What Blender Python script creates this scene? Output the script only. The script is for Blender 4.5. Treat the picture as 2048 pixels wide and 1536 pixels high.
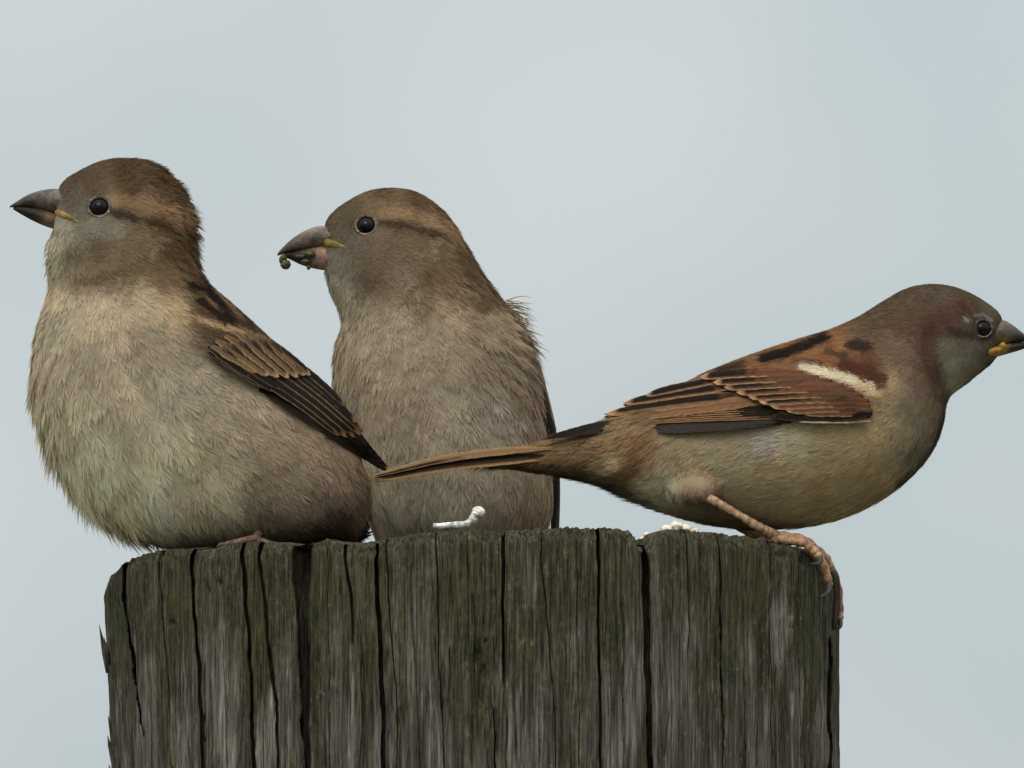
import bpy, bmesh, math, random
import numpy as np
from mathutils import Vector, Matrix, noise as mnoise
from mathutils.bvhtree import BVHTree

for o in list(bpy.data.objects):
    bpy.data.objects.remove(o)
scene = bpy.context.scene
COL = scene.collection
rng = np.random.default_rng(7)
random.seed(7)

# ------------------------------------------------------------------ scale
S = 0.000111            # metres for one photo pixel at the post axis
D = 5.0                 # camera to post axis
TAN = 0.07              # camera looks up by 4 degrees
ZTOP = 1.90             # post height
Z0 = ZTOP + (1112 - 768) * S      # height of the picture centre at the post axis

# ------------------------------------------------------------------ camera
cam = bpy.data.cameras.new('camera')
cam_o = bpy.data.objects.new('camera', cam)
COL.objects.link(cam_o)
cam_o.location = (0, -D, Z0 - D * TAN)
cam_o.rotation_euler = (math.radians(90) + math.atan(TAN), 0, 0)
cam.sensor_width = 36
cam.lens = 36 * (D * math.sqrt(1 + TAN * TAN)) / (2048 * S)
cam.clip_start = 0.1
cam.clip_end = 6000
scene.camera = cam_o

# ------------------------------------------------------------------ world, overcast sky
SUN_EL, SUN_AZ = 46, 198          # azimuth measured clockwise from +Y
world = bpy.data.worlds.new('World')
scene.world = world
world.use_nodes = True
wn, wl = world.node_tree.nodes, world.node_tree.links
wn.clear()
w_out = wn.new('ShaderNodeOutputWorld')
w_bg = wn.new('ShaderNodeBackground')
w_bg.inputs['Strength'].default_value = 0.1
w_sky = wn.new('ShaderNodeTexSky')
w_sky.sky_type = 'NISHITA'
w_sky.sun_disc = False
w_sky.sun_elevation = math.radians(SUN_EL)
w_sky.sun_rotation = math.radians(SUN_AZ)
w_tc = wn.new('ShaderNodeTexCoord')
w_map = wn.new('ShaderNodeMapping')
w_map.inputs['Location'].default_value = (0.381, 0.0, 0.622)
w_n = wn.new('ShaderNodeTexNoise')
w_n.inputs['Scale'].default_value = 26
w_n.inputs['Detail'].default_value = 3
w_n.inputs['Roughness'].default_value = 0.35
w_r = wn.new('ShaderNodeValToRGB')
w_r.color_ramp.elements[0].position = 0.32
w_r.color_ramp.elements[0].color = (4.62, 5.38, 5.72, 1)
w_r.color_ramp.elements[1].position = 0.68
w_r.color_ramp.elements[1].color = (6.35, 6.62, 6.60, 1)
w_mix = wn.new('ShaderNodeMix')
w_mix.data_type = 'RGBA'
w_mix.inputs[0].default_value = 0.92
wl.new(w_tc.outputs['Generated'], w_map.inputs['Vector'])
wl.new(w_map.outputs['Vector'], w_n.inputs['Vector'])
wl.new(w_n.outputs['Fac'], w_r.inputs['Fac'])
# an overcast sky is brighter overhead than at the horizon
w_sep = wn.new('ShaderNodeSeparateXYZ')
wl.new(w_tc.outputs['Generated'], w_sep.inputs[0])
w_z = wn.new('ShaderNodeMapRange')
w_z.inputs['From Min'].default_value = 0.05
w_z.inputs['From Max'].default_value = 1.0
w_z.inputs['To Min'].default_value = 1.0
w_z.inputs['To Max'].default_value = 2.8
wl.new(w_sep.outputs['Z'], w_z.inputs['Value'])
w_mul = wn.new('ShaderNodeVectorMath')
w_mul.operation = 'SCALE'
w_zf = wn.new('ShaderNodeMapRange')
w_zf.inputs['From Min'].default_value = 0.08
w_zf.inputs['From Max'].default_value = 0.6
wl.new(w_sep.outputs['Z'], w_zf.inputs['Value'])
w_zc = wn.new('ShaderNodeMix')
w_zc.data_type = 'RGBA'
w_zc.inputs[7].default_value = (6.5, 6.35, 6.05, 1)
wl.new(w_zf.outputs['Result'], w_zc.inputs[0])
wl.new(w_r.outputs['Color'], w_zc.inputs[6])
wl.new(w_zc.outputs[2], w_mul.inputs[0])
wl.new(w_z.outputs['Result'], w_mul.inputs['Scale'])
wl.new(w_sky.outputs['Color'], w_mix.inputs[6])
wl.new(w_mul.outputs['Vector'], w_mix.inputs[7])
wl.new(w_mix.outputs[2], w_bg.inputs['Color'])
wl.new(w_bg.outputs[0], w_out.inputs[0])

# ------------------------------------------------------------------ sun behind cloud
sun = bpy.data.lights.new('sun', 'SUN')
sun.energy = 1.5
sun.angle = math.radians(35)
sun.color = (1.0, 0.965, 0.91)
sun_o = bpy.data.objects.new('sun', sun)
COL.objects.link(sun_o)
_az, _el = math.radians(SUN_AZ), math.radians(SUN_EL)
_sd = Vector((math.sin(_az) * math.cos(_el), math.cos(_az) * math.cos(_el), math.sin(_el)))
sun_o.rotation_euler = (-_sd).to_track_quat('-Z', 'Y').to_euler()
sun_o.location = (0, 0, 6)

vs = scene.view_settings
vs.view_transform = 'Standard'
vs.look = 'None'
vs.gamma = 1
vs.use_curve_mapping = False
vs.exposure = 0.0

# ------------------------------------------------------------------ helpers
def lin(c):
    c = np.asarray(c, float) / 255.0
    return np.where(c <= 0.04045, c / 12.92, ((c + 0.055) / 1.055) ** 2.4)

KALB = 1.55
def alb(c):
    """plumage colour given as seen in the photo -> base colour"""
    v = lin(c)
    v = v * 0.92 + v.mean() * 0.08
    return np.clip(v * KALB, 0, 0.85)

def smooth(a, b, x):
    t = np.clip((x - a) / (b - a), 0, 1)
    return t * t * (3 - 2 * t)

def catmull(pts, n):
    p = np.asarray(pts, float)
    P = np.vstack([2 * p[0] - p[1], p, 2 * p[-1] - p[-2]])
    m = len(p) - 1
    t = np.linspace(0, m, n)
    i = np.clip(t.astype(int), 0, m - 1)
    f = (t - i)[:, None]
    a, b, c, d = P[i], P[i + 1], P[i + 2], P[i + 3]
    return 0.5 * (2 * b + (c - a) * f + (2 * a - 5 * b + 4 * c - d) * f ** 2 + (3 * b - 3 * c + d - a) * f ** 3)

def mesh_np(name, verts, faces, mat, parent=None, cols=None, normals=None, uv=None, smooth_shade=True):
    """verts (N,3); faces (F,3|4) int array or list of arrays"""
    me = bpy.data.meshes.new(name)
    verts = np.ascontiguousarray(verts, dtype=np.float32)
    fl = faces if isinstance(faces, list) else [faces]
    fl = [np.asarray(f, dtype=np.int32) for f in fl if len(f)]
    loops = np.concatenate([f.ravel() for f in fl])
    tot = np.concatenate([np.full(len(f), f.shape[1], np.int32) for f in fl])
    start = np.concatenate([[0], np.cumsum(tot)[:-1]]).astype(np.int32)
    me.vertices.add(len(verts))
    me.vertices.foreach_set('co', verts.ravel())
    me.loops.add(len(loops))
    me.loops.foreach_set('vertex_index', loops)
    me.polygons.add(len(tot))
    me.polygons.foreach_set('loop_start', start)
    me.update(calc_edges=True)
    if smooth_shade:
        me.polygons.foreach_set('use_smooth', np.ones(len(tot), dtype=bool))
    if cols is not None:
        at = me.attributes.new('Col', 'FLOAT_COLOR', 'POINT')
        c4 = np.ones((len(verts), 4), np.float32)
        c4[:, :3] = cols
        at.data.foreach_set('color', c4.ravel())
    if uv is not None:
        at = me.attributes.new('fuv', 'FLOAT2', 'POINT')
        at.data.foreach_set('vector', np.ascontiguousarray(uv, dtype=np.float32).ravel())
    me.validate(clean_customdata=False)
    if normals is not None:
        me.normals_split_custom_set_from_vertices(np.ascontiguousarray(normals, dtype=np.float32))
    me.update()
    o = bpy.data.objects.new(name, me)
    COL.objects.link(o)
    if mat:
        me.materials.append(mat)
    if parent:
        o.parent = parent
    return o

def grid_faces(nu, nv, wrap=False):
    """quads of a nu x nv vertex grid, v index fastest"""
    i = np.arange(nu - 1)[:, None]
    jn = nv if wrap else nv - 1
    j = np.arange(jn)[None, :]
    j2 = (j + 1) % nv
    a = i * nv + j
    b = i * nv + j2
    return np.stack([a, b, b + nv, a + nv], -1).reshape(-1, 4)

def tag(o, label=None, cat=None, group=None, kind=None):
    if label: o['label'] = label
    if cat: o['category'] = cat
    if group: o['group'] = group
    if kind: o['kind'] = kind
    return o

class Frame:
    """a thing's own space in photo-pixel units (x, depth, -y) -> metres round its base"""
    def __init__(self, d0, base_px):
        self.d0 = d0
        self.k = (D + d0 * S) / D
        self.base = self.world(np.array([base_px]))[0]
    def world(self, p):
        p = np.asarray(p, float)
        return np.stack([(p[:, 0] - 1024) * S * self.k,
                         (self.d0 + p[:, 1]) * S,
                         Z0 + (768 + p[:, 2]) * S * self.k + self.d0 * S * TAN], -1)
    def local(self, p):
        return self.world(p) - self.base

# ------------------------------------------------------------------ materials
def new_mat(name):
    m = bpy.data.materials.new(name)
    m.use_nodes = True
    nt = m.node_tree
    return m, nt.nodes, nt.links, nt.nodes['Principled BSDF']

def simple_mat(name, col, rough=0.5, spec=0.5, metal=0.0, noise_amt=0.0, noise_scale=2000, bump=0.0, coat=0.0):
    m, n, l, b = new_mat(name)
    c = tuple(lin(col)) if max(col) > 1 else tuple(col)
    b.inputs['Base Color'].default_value = (*c, 1)
    b.inputs['Roughness'].default_value = rough
    b.inputs['Specular IOR Level'].default_value = spec
    b.inputs['Metallic'].default_value = metal
    b.inputs['Coat Weight'].default_value = coat
    if noise_amt or bump:
        tc = n.new('ShaderNodeTexCoord')
        nz = n.new('ShaderNodeTexNoise')
        nz.inputs['Scale'].default_value = noise_scale
        nz.inputs['Detail'].default_value = 4
        l.new(tc.outputs['Object'], nz.inputs['Vector'])
        if noise_amt:
            r = n.new('ShaderNodeValToRGB')
            r.color_ramp.elements[0].position = 0.3
            r.color_ramp.elements[1].position = 0.7
            r.color_ramp.elements[0].color = (*[x * (1 - noise_amt) for x in c], 1)
            r.color_ramp.elements[1].color = (*[min(1, x * (1 + noise_amt)) for x in c], 1)
            l.new(nz.outputs['Fac'], r.inputs['Fac'])
            l.new(r.outputs['Color'], b.inputs['Base Color'])
        if bump:
            bp = n.new('ShaderNodeBump')
            bp.inputs['Strength'].default_value = bump
            bp.inputs['Distance'].default_value = 0.0003
            l.new(nz.outputs['Fac'], bp.inputs['Height'])
            l.new(bp.outputs['Normal'], b.inputs['Normal'])
    return m

def plumage_mat():
    m, n, l, b = new_mat('plumage')
    a = n.new('ShaderNodeAttribute'); a.attribute_name = 'Col'
    l.new(a.outputs['Color'], b.inputs['Base Color'])
    b.inputs['Roughness'].default_value = 0.85
    b.inputs['Specular IOR Level'].default_value = 0.12
    tr = n.new('ShaderNodeBsdfTranslucent')
    l.new(a.outputs['Color'], tr.inputs['Color'])
    mx = n.new('ShaderNodeMixShader'); mx.inputs[0].default_value = 0.38
    l.new(b.outputs[0], mx.inputs[1]); l.new(tr.outputs[0], mx.inputs[2])
    l.new(mx.outputs[0], n['Material Output'].inputs['Surface'])
    return m

def vane_mat():
    """flight feathers: colour per vertex, fine slanting barbs"""
    m, n, l, b = new_mat('feather_vane')
    a = n.new('ShaderNodeAttribute'); a.attribute_name = 'Col'
    u = n.new('ShaderNodeAttribute'); u.attribute_name = 'fuv'
    sp = n.new('ShaderNodeSeparateXYZ')
    l.new(u.outputs['Vector'], sp.inputs[0])
    ab = n.new('ShaderNodeMath'); ab.operation = 'ABSOLUTE'
    l.new(sp.outputs['Y'], ab.inputs[0])
    sb = n.new('ShaderNodeMath'); sb.operation = 'SUBTRACT'
    l.new(sp.outputs['X'], sb.inputs[0]); l.new(ab.outputs[0], sb.inputs[1])
    cb = n.new('ShaderNodeCombineXYZ')
    l.new(sb.outputs[0], cb.inputs['X']); l.new(sp.outputs['Y'], cb.inputs['Y'])
    mp = n.new('ShaderNodeMapping'); mp.inputs['Scale'].default_value = (1.0, 0.08, 1)
    l.new(cb.outputs[0], mp.inputs['Vector'])
    nz = n.new('ShaderNodeTexNoise'); nz.inputs['Scale'].default_value = 0.45
    nz.inputs['Detail'].default_value = 3
    l.new(mp.outputs[0], nz.inputs['Vector'])
    mr = n.new('ShaderNodeMapRange')
    mr.inputs['From Min'].default_value = 0.3; mr.inputs['From Max'].default_value = 0.7
    mr.inputs['To Min'].default_value = 0.68; mr.inputs['To Max'].default_value = 1.25
    l.new(nz.outputs['Fac'], mr.inputs['Value'])
    vm = n.new('ShaderNodeVectorMath'); vm.operation = 'SCALE'
    l.new(a.outputs['Color'], vm.inputs[0]); l.new(mr.outputs[0], vm.inputs['Scale'])
    l.new(vm.outputs[0], b.inputs['Base Color'])
    bp = n.new('ShaderNodeBump'); bp.inputs['Strength'].default_value = 0.35
    bp.inputs['Distance'].default_value = 0.0002
    l.new(nz.outputs['Fac'], bp.inputs['Height']); l.new(bp.outputs[0], b.inputs['Normal'])
    b.inputs['Roughness'].default_value = 0.8
    b.inputs['Specular IOR Level'].default_value = 0.06
    return m

def attr_mat(name, rough, spec, bump=0.0, scale=2500):
    m, n, l, b = new_mat(name)
    a = n.new('ShaderNodeAttribute'); a.attribute_name = 'Col'
    tc = n.new('ShaderNodeTexCoord')
    nz = n.new('ShaderNodeTexNoise'); nz.inputs['Scale'].default_value = scale
    nz.inputs['Detail'].default_value = 4
    l.new(tc.outputs['Object'], nz.inputs['Vector'])
    mr = n.new('ShaderNodeMapRange')
    mr.inputs['From Min'].default_value = 0.3; mr.inputs['From Max'].default_value = 0.7
    mr.inputs['To Min'].default_value = 0.72; mr.inputs['To Max'].default_value = 1.25
    l.new(nz.outputs['Fac'], mr.inputs['Value'])
    n2 = n.new('ShaderNodeTexNoise'); n2.inputs['Scale'].default_value = scale * 0.3
    n2.inputs['Detail'].default_value = 5
    l.new(tc.outputs['Object'], n2.inputs['Vector'])
    m2 = n.new('ShaderNodeMapRange')
    m2.inputs['From Min'].default_value = 0.32; m2.inputs['From Max'].default_value = 0.68
    m2.inputs['To Min'].default_value = 0.4; m2.inputs['To Max'].default_value = 1.3
    l.new(n2.outputs['Fac'], m2.inputs['Value'])
    mm = n.new('ShaderNodeMath'); mm.operation = 'MULTIPLY'
    l.new(mr.outputs[0], mm.inputs[0]); l.new(m2.outputs[0], mm.inputs[1])
    vm = n.new('ShaderNodeVectorMath'); vm.operation = 'SCALE'
    l.new(a.outputs['Color'], vm.inputs[0]); l.new(mm.outputs[0], vm.inputs['Scale'])
    l.new(vm.outputs[0], b.inputs['Base Color'])
    b.inputs['Roughness'].default_value = rough
    b.inputs['Specular IOR Level'].default_value = spec
    if bump:
        bp = n.new('ShaderNodeBump'); bp.inputs['Strength'].default_value = bump
        bp.inputs['Distance'].default_value = 0.0002
        l.new(nz.outputs['Fac'], bp.inputs['Height']); l.new(bp.outputs[0], b.inputs['Normal'])
    return m

M_PLUM = plumage_mat()
M_VANE = vane_mat()
M_BEAK = attr_mat('beak_horn', 0.55, 0.25, 1.0, 1300)
M_LEG = attr_mat('leg_skin', 0.55, 0.35, 0.6, 1800)
M_EYE = simple_mat('eye_black', (0.004, 0.0035, 0.003), 0.09, 0.16)
M_LID = attr_mat('eyelid_skin', 0.75, 0.2, 0.6, 3000)

# ------------------------------------------------------------------ ground
def build_ground():
    m, n, l, b = new_mat('grass_ground')
    tc = n.new('ShaderNodeTexCoord')
    nz = n.new('ShaderNodeTexNoise'); nz.inputs['Scale'].default_value = 0.6; nz.inputs['Detail'].default_value = 8
    l.new(tc.outputs['Object'], nz.inputs['Vector'])
    r = n.new('ShaderNodeValToRGB')
    r.color_ramp.elements[0].color = (0.10, 0.098, 0.06, 1)
    r.color_ramp.elements[1].color = (0.20, 0.19, 0.13, 1)
    l.new(nz.outputs['Fac'], r.inputs['Fac']); l.new(r.outputs[0], b.inputs['Base Color'])
    b.inputs['Roughness'].default_value = 0.95
    nr, na = 40, 64
    rad = np.concatenate([[0.0], np.geomspace(0.3, 2500, nr - 1)])
    a = np.linspace(0, 2 * math.pi, na, endpoint=False)
    R, A = np.meshgrid(rad, a, indexing='ij')
    z = np.where(R > 3, 0.04 * np.sin(R * 0.7 + A * 3) * np.minimum(R / 20, 1), 0)
    v = np.stack([R * np.cos(A), R * np.sin(A), z], -1).reshape(-1, 3)
    o = mesh_np('ground', v, grid_faces(nr, na, True), m)
    o['kind'] = 'structure'
build_ground()

# ------------------------------------------------------------------ the post
PCX, PR = 942, 733       # post centre and radius in photo pixels
FLAT = 1068              # apparent height of the worn top at the front rim

def interp_poly(poly, y):
    p = np.asarray(poly, float)
    return np.interp(y, p[:, 1], p[:, 0])

def vnoise(x, seed=0):
    """smooth 1d value noise"""
    r = np.random.default_rng(seed).random(4096)
    i = np.floor(x).astype(int)
    f = x - i
    f = f * f * (3 - 2 * f)
    return r[i % 4096] * (1 - f) + r[(i + 1) % 4096] * f - 0.5

def vnoise2(x, y, seed=0):
    r = np.random.default_rng(seed).random((256, 256))
    i = np.floor(x).astype(int); j = np.floor(y).astype(int)
    f = x - i; g = y - j
    f = f * f * (3 - 2 * f); g = g * g * (3 - 2 * g)
    i0, i1, j0, j1 = i % 256, (i + 1) % 256, j % 256, (j + 1) % 256
    return (r[i0, j0] * (1 - f) + r[i1, j0] * f) * (1 - g) + (r[i0, j1] * (1 - f) + r[i1, j1] * f) * g - 0.5

# cracks: polyline (x, y) in photo pixels, half width at top and bottom, depth
CRACKS = [
    ([(604, 1085), (608, 1200), (616, 1400), (624, 1700)], 17, 7, 70),
    ([(757, 1080), (764, 1230), (771, 1420), (774, 1700)], 4.2, 4.5, 60),
    ([(1009, 1060), (1006, 1200), (1005, 1290), (1007, 1370)], 3.8, 1.2, 50),
    ([(984, 1395), (991, 1460), (996, 1700)], 2.0, 3.2, 40),
    ([(1195, 1055), (1194, 1250), (1202, 1700)], 3.0, 2.6, 45),
    ([(1284, 1050), (1285, 1150), (1290, 1330), (1302, 1700)], 9.0, 6.0, 75),
    ([(1370, 1060), (1373, 1150), (1371, 1330)], 2.0, 0.8, 18),
    ([(1434, 1062), (1436, 1200), (1440, 1700)], 2.4, 1.8, 30),
    ([(1532, 1090), (1530, 1250), (1536, 1700)], 1.4, 1.4, 14),
    ([(393, 1120), (398, 1210), (409, 1339), (409, 1395), (417, 1700)], 4.0, 2.4, 45),
    ([(252, 1110), (258, 1220), (270, 1380), (284, 1480)], 4.6, 0.8, 40),
    ([(324, 1100), (328, 1230), (341, 1400), (348, 1700)], 2.0, 1.2, 20),
    ([(492, 1090), (501, 1180), (515, 1350), (522, 1700)], 4.6, 2.8, 35),
    ([(527, 1090), (541, 1200), (551, 1330), (564, 1401), (562, 1700)], 3.4, 2.4, 30),
    ([(692, 1085), (703, 1150), (712, 1223), (714, 1290)], 3.6, 0.8, 30),
    ([(875, 1060), (877, 1200), (883, 1349), (899, 1700)], 2.2, 1.6, 26),
    ([(775, 1085), (780, 1160), (796, 1384), (803, 1700)], 2.0, 1.6, 22),
    ([(936, 1058), (938, 1180), (941, 1300)], 1.6, 0.7, 14),
    ([(1083, 1060), (1080, 1105), (1095, 1260), (1107, 1384), (1113, 1700)], 1.6, 1.4, 18),
    ([(1150, 1200), (1156, 1420), (1160, 1700)], 1.0, 1.2, 12),
    ([(455, 1240), (462, 1400), (470, 1700)], 1.2, 1.2, 10),
    ([(660, 1100), (664, 1300), (668, 1700)], 1.3, 1.0, 12),
    ([(830, 1240), (838, 1400), (846, 1700)], 1.2, 1.2, 12),
    ([(1240, 1130), (1243, 1300), (1250, 1700)], 1.0, 1.2, 10),
    ([(1655, 1260), (1656, 1400), (1660, 1700)], 2.6, 2.0, 26),
    ([(1480, 1180), (1482, 1350), (1487, 1700)], 1.0, 1.0, 10),
    ([(1590, 1300), (1596, 1450), (1602, 1700)], 1.2, 1.2, 10),
]
RIM = [(150, 1240), (205, 1196), (212, 1172), (222, 1150), (240, 1128), (252, 1124), (262, 1116), (300, 1104), (340, 1100),
       (392, 1099), (420, 1100), (445, 1092), (500, 1086), (545, 1085), (590, 1090), (600, 1098), (612, 1101), (622, 1097),
       (630, 1086), (650, 1079), (672, 1081), (690, 1089), (730, 1092), (748, 1090), (760, 1080), (790, 1075), (830, 1068),
       (870, 1063), (920, 1062), (1000, 1060), (1012, 1063), (1020, 1060), (1090, 1057), (1130, 1055), (1190, 1057),
       (1200, 1055), (1240, 1056), (1262, 1062), (1274, 1074), (1281, 1092), (1290, 1094), (1298, 1076), (1312, 1064),
       (1350, 1057), (1400, 1062), (1440, 1067), (1500, 1074), (1540, 1086), (1580, 1092), (1620, 1102), (1650, 1124),
       (1668, 1140), (1678, 1162), (1720, 1260)]

def zrow(py, Y):
    """world height seen at photo row py on the post surface at depth Y (metres)"""
    return Z0 + (768 - py) * S * (D + Y) / D + Y * TAN

def build_post():
    xs = np.linspace(-0.985, 0.985, 1400)
    th_front = np.arcsin(xs)                       # 0 = facing the camera
    th_edge = np.linspace(th_front[-1], math.pi * 0.62, 60)[1:]
    th_back = np.linspace(math.pi * 0.62, 2 * math.pi - math.pi * 0.62, 90)[1:-1]
    th = np.concatenate([th_front, th_edge, th_back, 2 * math.pi - th_edge[::-1]])
    n = len(th)
    px = PCX + PR * np.sin(th)
    Yc = -PR * np.cos(th) * S
    front = np.cos(th) > 0
    arc = th * PR
    rim = np.interp(px, [r[0] for r in RIM], [r[1] for r in RIM])
    rim = rim + vnoise(arc / 7, 3) * 5 + vnoise(arc / 2.6, 4) * 3
    z_rim = zrow(rim, Yc)
    z_flat = zrow(FLAT + 4, -PR * S)
    back_z = z_flat - 0.0006 + vnoise(arc / 30, 5) * 0.003
    bl = smooth(-0.25, 0.1, np.cos(th))
    z_rim = z_rim * bl + back_z * (1 - bl)
    rows = np.concatenate([np.linspace(0, 30, 9), np.linspace(34, 500, 104)[0:], np.array([520, 600, 800, 1200, 2000, 4000, 8000, 17600])])
    nr = len(rows)
    zr = rows[:, None] * S                          # distance below the rim
    Zs = z_rim[None, :] - zr
    low = smooth(520 * S, 8000 * S, zr)
    Zs = Zs * (1 - low) + (z_flat - zr) * low
    Zs[-1, :] = -0.05
    PY = 768 + (Z0 + Yc[None, :] * TAN - Zs) / S    # photo row of each vertex
    rad = np.full((nr, n), float(PR))
    # taper on the left: the post narrows slightly downwards on that side
    side = np.sin(th)[None, :]
    rad -= smooth(0.6, 1.0, -side) * np.clip((PY - 1150) / 380, 0, 1.3) * 18
    rad -= smooth(0.85, 1.0, side) * np.clip((1180 - PY) / 100, 0, 1) * 8
    # rounded, worn rim
    rr = np.clip(1 - rows / 34, 0, 1)[:, None]
    rad -= rr ** 2.2 * (13 + 8 * vnoise(arc / 23, 9)[None, :])
    # fibres
    warp = vnoise2(PX2 := (arc[None, :] / 60 + PY * 0), PY / 130, 31) * 14
    aw = arc[None, :] + warp
    amp = 0.6 + 0.8 * (vnoise2(arc[None, :] / 45 + 7, PY / 150, 12) + 0.5)
    rad += amp * (vnoise(aw / 3.1, 21) * 2.6 + vnoise(aw / 6.5, 22) * 3.0 + vnoise(aw / 15, 23) * 2.2)
    rad += vnoise(aw / 46, 24) * 4 + vnoise(aw / 110, 25) * 7
    rad += vnoise2(aw / 4, PY / 26, 26) * 2.2 + vnoise2(aw / 11, PY / 40, 27) * 2.2
    rad += (1 - smooth(0, 40, rows))[:, None] * vnoise2(aw / 5, PY / 5, 28) * 6
    # small cracks scattered all round
    r2 = np.random.default_rng(90)
    for k in range(240):
        c = r2.uniform(-math.pi, math.pi) * PR
        y0 = r2.uniform(1030, 1480); ln = r2.uniform(60, 420)
        hw = r2.uniform(0.5, 1.2); dp = r2.uniform(3, 11)
        da = np.abs(((arc - c + math.pi * PR) % (2 * math.pi * PR)) - math.pi * PR)
        ci = np.nonzero(da < 9)[0]
        if not len(ci):
            continue
        sub = PY[:, ci]
        wob = vnoise(sub / 50 + k * 9, 50) * 7
        dx = np.abs(((arc[ci][None, :] - c - wob + math.pi * PR) % (2 * math.pi * PR)) - math.pi * PR)
        m = smooth(1, 0.3, dx / (hw * 1.6)) * smooth(y0, y0 + 25, sub) * smooth(y0 + ln, y0 + ln - 60, sub)
        rad[:, ci] -= m * dp
    # the cracks of the photograph
    fr = front[None, :] & (PY < 2300)
    cut = np.zeros((nr, n))
    for k, (poly, w0, w1, dp) in enumerate(CRACKS):
        yy = np.clip(PY, poly[0][1], None)
        cx = interp_poly(poly, yy) + vnoise(PY / 17 + k * 31, 60) * 1.6 + vnoise(PY / 60 + k * 17, 61) * 4.0
        y0, y1 = poly[0][1], poly[-1][1]
        t = np.clip((PY - y0) / (1536 - y0), 0, 1)
        minor = w0 < 2.5
        dp = dp * 0.7 if minor else min(dp * 1.5, 85)
        hw = ((0.15 + 0.55 * (w0 + (w1 - w0) * t)) if minor else (0.4 + 0.8 * (w0 + (w1 - w0) * t))) * (1 + 0.35 * vnoise(PY / 45 + k * 13, 62))
        m = smooth(1.12, 0.7, np.abs(px[None, :] - cx) / hw) * smooth(y1 + 2, y1 - 50, PY)
        if y0 > 1130:
            m = m * smooth(y0, y0 + 40, PY)
        lip = np.exp(-((np.abs(px[None, :] - cx) - hw * 1.6) / (hw * 0.9 + 1)) ** 2) * min(dp, 30) * 0.05
        rad += np.where(fr, lip * smooth(y1 + 2, y1 - 50, PY), 0)
        cut = np.maximum(cut, np.where(fr, m * dp, 0))
    # gouge at the knot, worm holes, torn chip
    def dent(cx, cy, rx, ry, dp):
        q = ((px[None, :] - cx) / rx) ** 2 + ((PY - cy) / ry) ** 2
        return np.where(fr, np.exp(-q * 1.2) * dp, 0)
    for a in [(958, 1300, 10, 24, 14), (968, 1335, 12, 30, 16), (962, 1375, 8, 34, 18), (973, 1276, 4, 6, 12), (976, 1410, 9, 24, 10),
              (448, 1162, 6, 7, 18), (347, 1242, 6, 6, 14), (424, 1176, 4, 7, 10), (752, 1100, 12, 9, 14), (612, 1130, 12, 60, 30),
              (1285, 1075, 10, 22, 20), (1560, 1110, 20, 8, 10), (1610, 1120, 14, 12, 14)]:
        rad -= dent(*a)
    rad += dent(966, 1316, 5, 10, 9)
    rad -= np.where(fr, smooth(1526, 1534, px[None, :] + PY * 0) * smooth(1582, 1572, px[None, :] + vnoise(PY / 9, 70) * 8) *
                    smooth(1130, 1190, PY) * smooth(1330 + vnoise(px / 5, 71)[None, :] * 30, 1318, PY) * 3.2, 0)
    X = (PCX - 1024) * S + rad * np.sin(th)[None, :] * S
    Y = (-rad * np.cos(th)[None, :] + np.minimum(cut, np.maximum(rad * np.cos(th)[None, :] - 5, 0))) * S
    V = np.stack([X, Y, Zs], -1).reshape(-1, 3)
    F = grid_faces(nr, n, True)[:, ::-1]
    # the end grain on top
    rings = np.array([0.985, 0.965, 0.94, 0.9, 0.84, 0.75, 0.62, 0.48, 0.32, 0.16, 0.02])
    r0 = rad[0]
    Y0 = Y[0]
    top = []
    for k, q in enumerate(rings):
        t = smooth(1.0, 0.86, q)
        zz = z_rim * (1 - t) + (z_flat - 0.0004) * t
        zz = np.minimum(zz, np.maximum(z_flat, z_rim)) + vnoise2(np.full(n, q * 40), arc / 18 * max(q, .2), 81) * 0.0010 * min(1, (1 - q) * 12)
        ex = r0 * q if q > 0.9 else (PR - 8) * q + (r0 - PR + 8) * smooth(0.6, 0.92, q) * 0.9
        top.append(np.stack([(PCX - 1024) * S + ex * np.sin(th) * S, -ex * np.cos(th) * S + (cut[0] * S * smooth(0.9, 1.0, q)), zz], -1))
    top = np.concatenate(top)
    base = len(V)
    V = np.vstack([V, top])
    Ft = grid_faces(len(rings), n, True) + base
    j = np.arange(n); j2 = (j + 1) % n
    Fj = np.stack([j, j2, base + j2, base + j], -1)
    cap = np.arange(base + (len(rings) - 1) * n, base + len(rings) * n)
    cv = V[cap].mean(0)
    V = np.vstack([V, cv])
    Fc = np.stack([cap, np.roll(cap, -1), np.full(n, len(V) - 1)], -1)
    root = (PCX - 1024) * S
    V[:, 0] -= root

    m, nn, l, b = new_mat('weathered_wood')
    tc = nn.new('ShaderNodeTexCoord')
    def tex(scale_xyz, sc, det=6, rough=0.6, dist=0.0):
        mp = nn.new('ShaderNodeMapping'); mp.inputs['Scale'].default_value = scale_xyz
        t = nn.new('ShaderNodeTexNoise'); t.inputs['Scale'].default_value = sc
        t.inputs['Detail'].default_value = det; t.inputs['Roughness'].default_value = rough
        t.inputs['Distortion'].default_value = dist
        l.new(tc.outputs['Object'], mp.inputs['Vector']); l.new(mp.outputs[0], t.inputs['Vector'])
        return t
    def ramp(src, stops):
        r = nn.new('ShaderNodeValToRGB')
        while len(r.color_ramp.elements) < len(stops):
            r.color_ramp.elements.new(0.5)
        for e, (p, c) in zip(r.color_ramp.elements, stops):
            e.position = p; e.color = (*c, 1) if len(c) == 3 else c
        l.new(src, r.inputs['Fac'])
        return r
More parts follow.
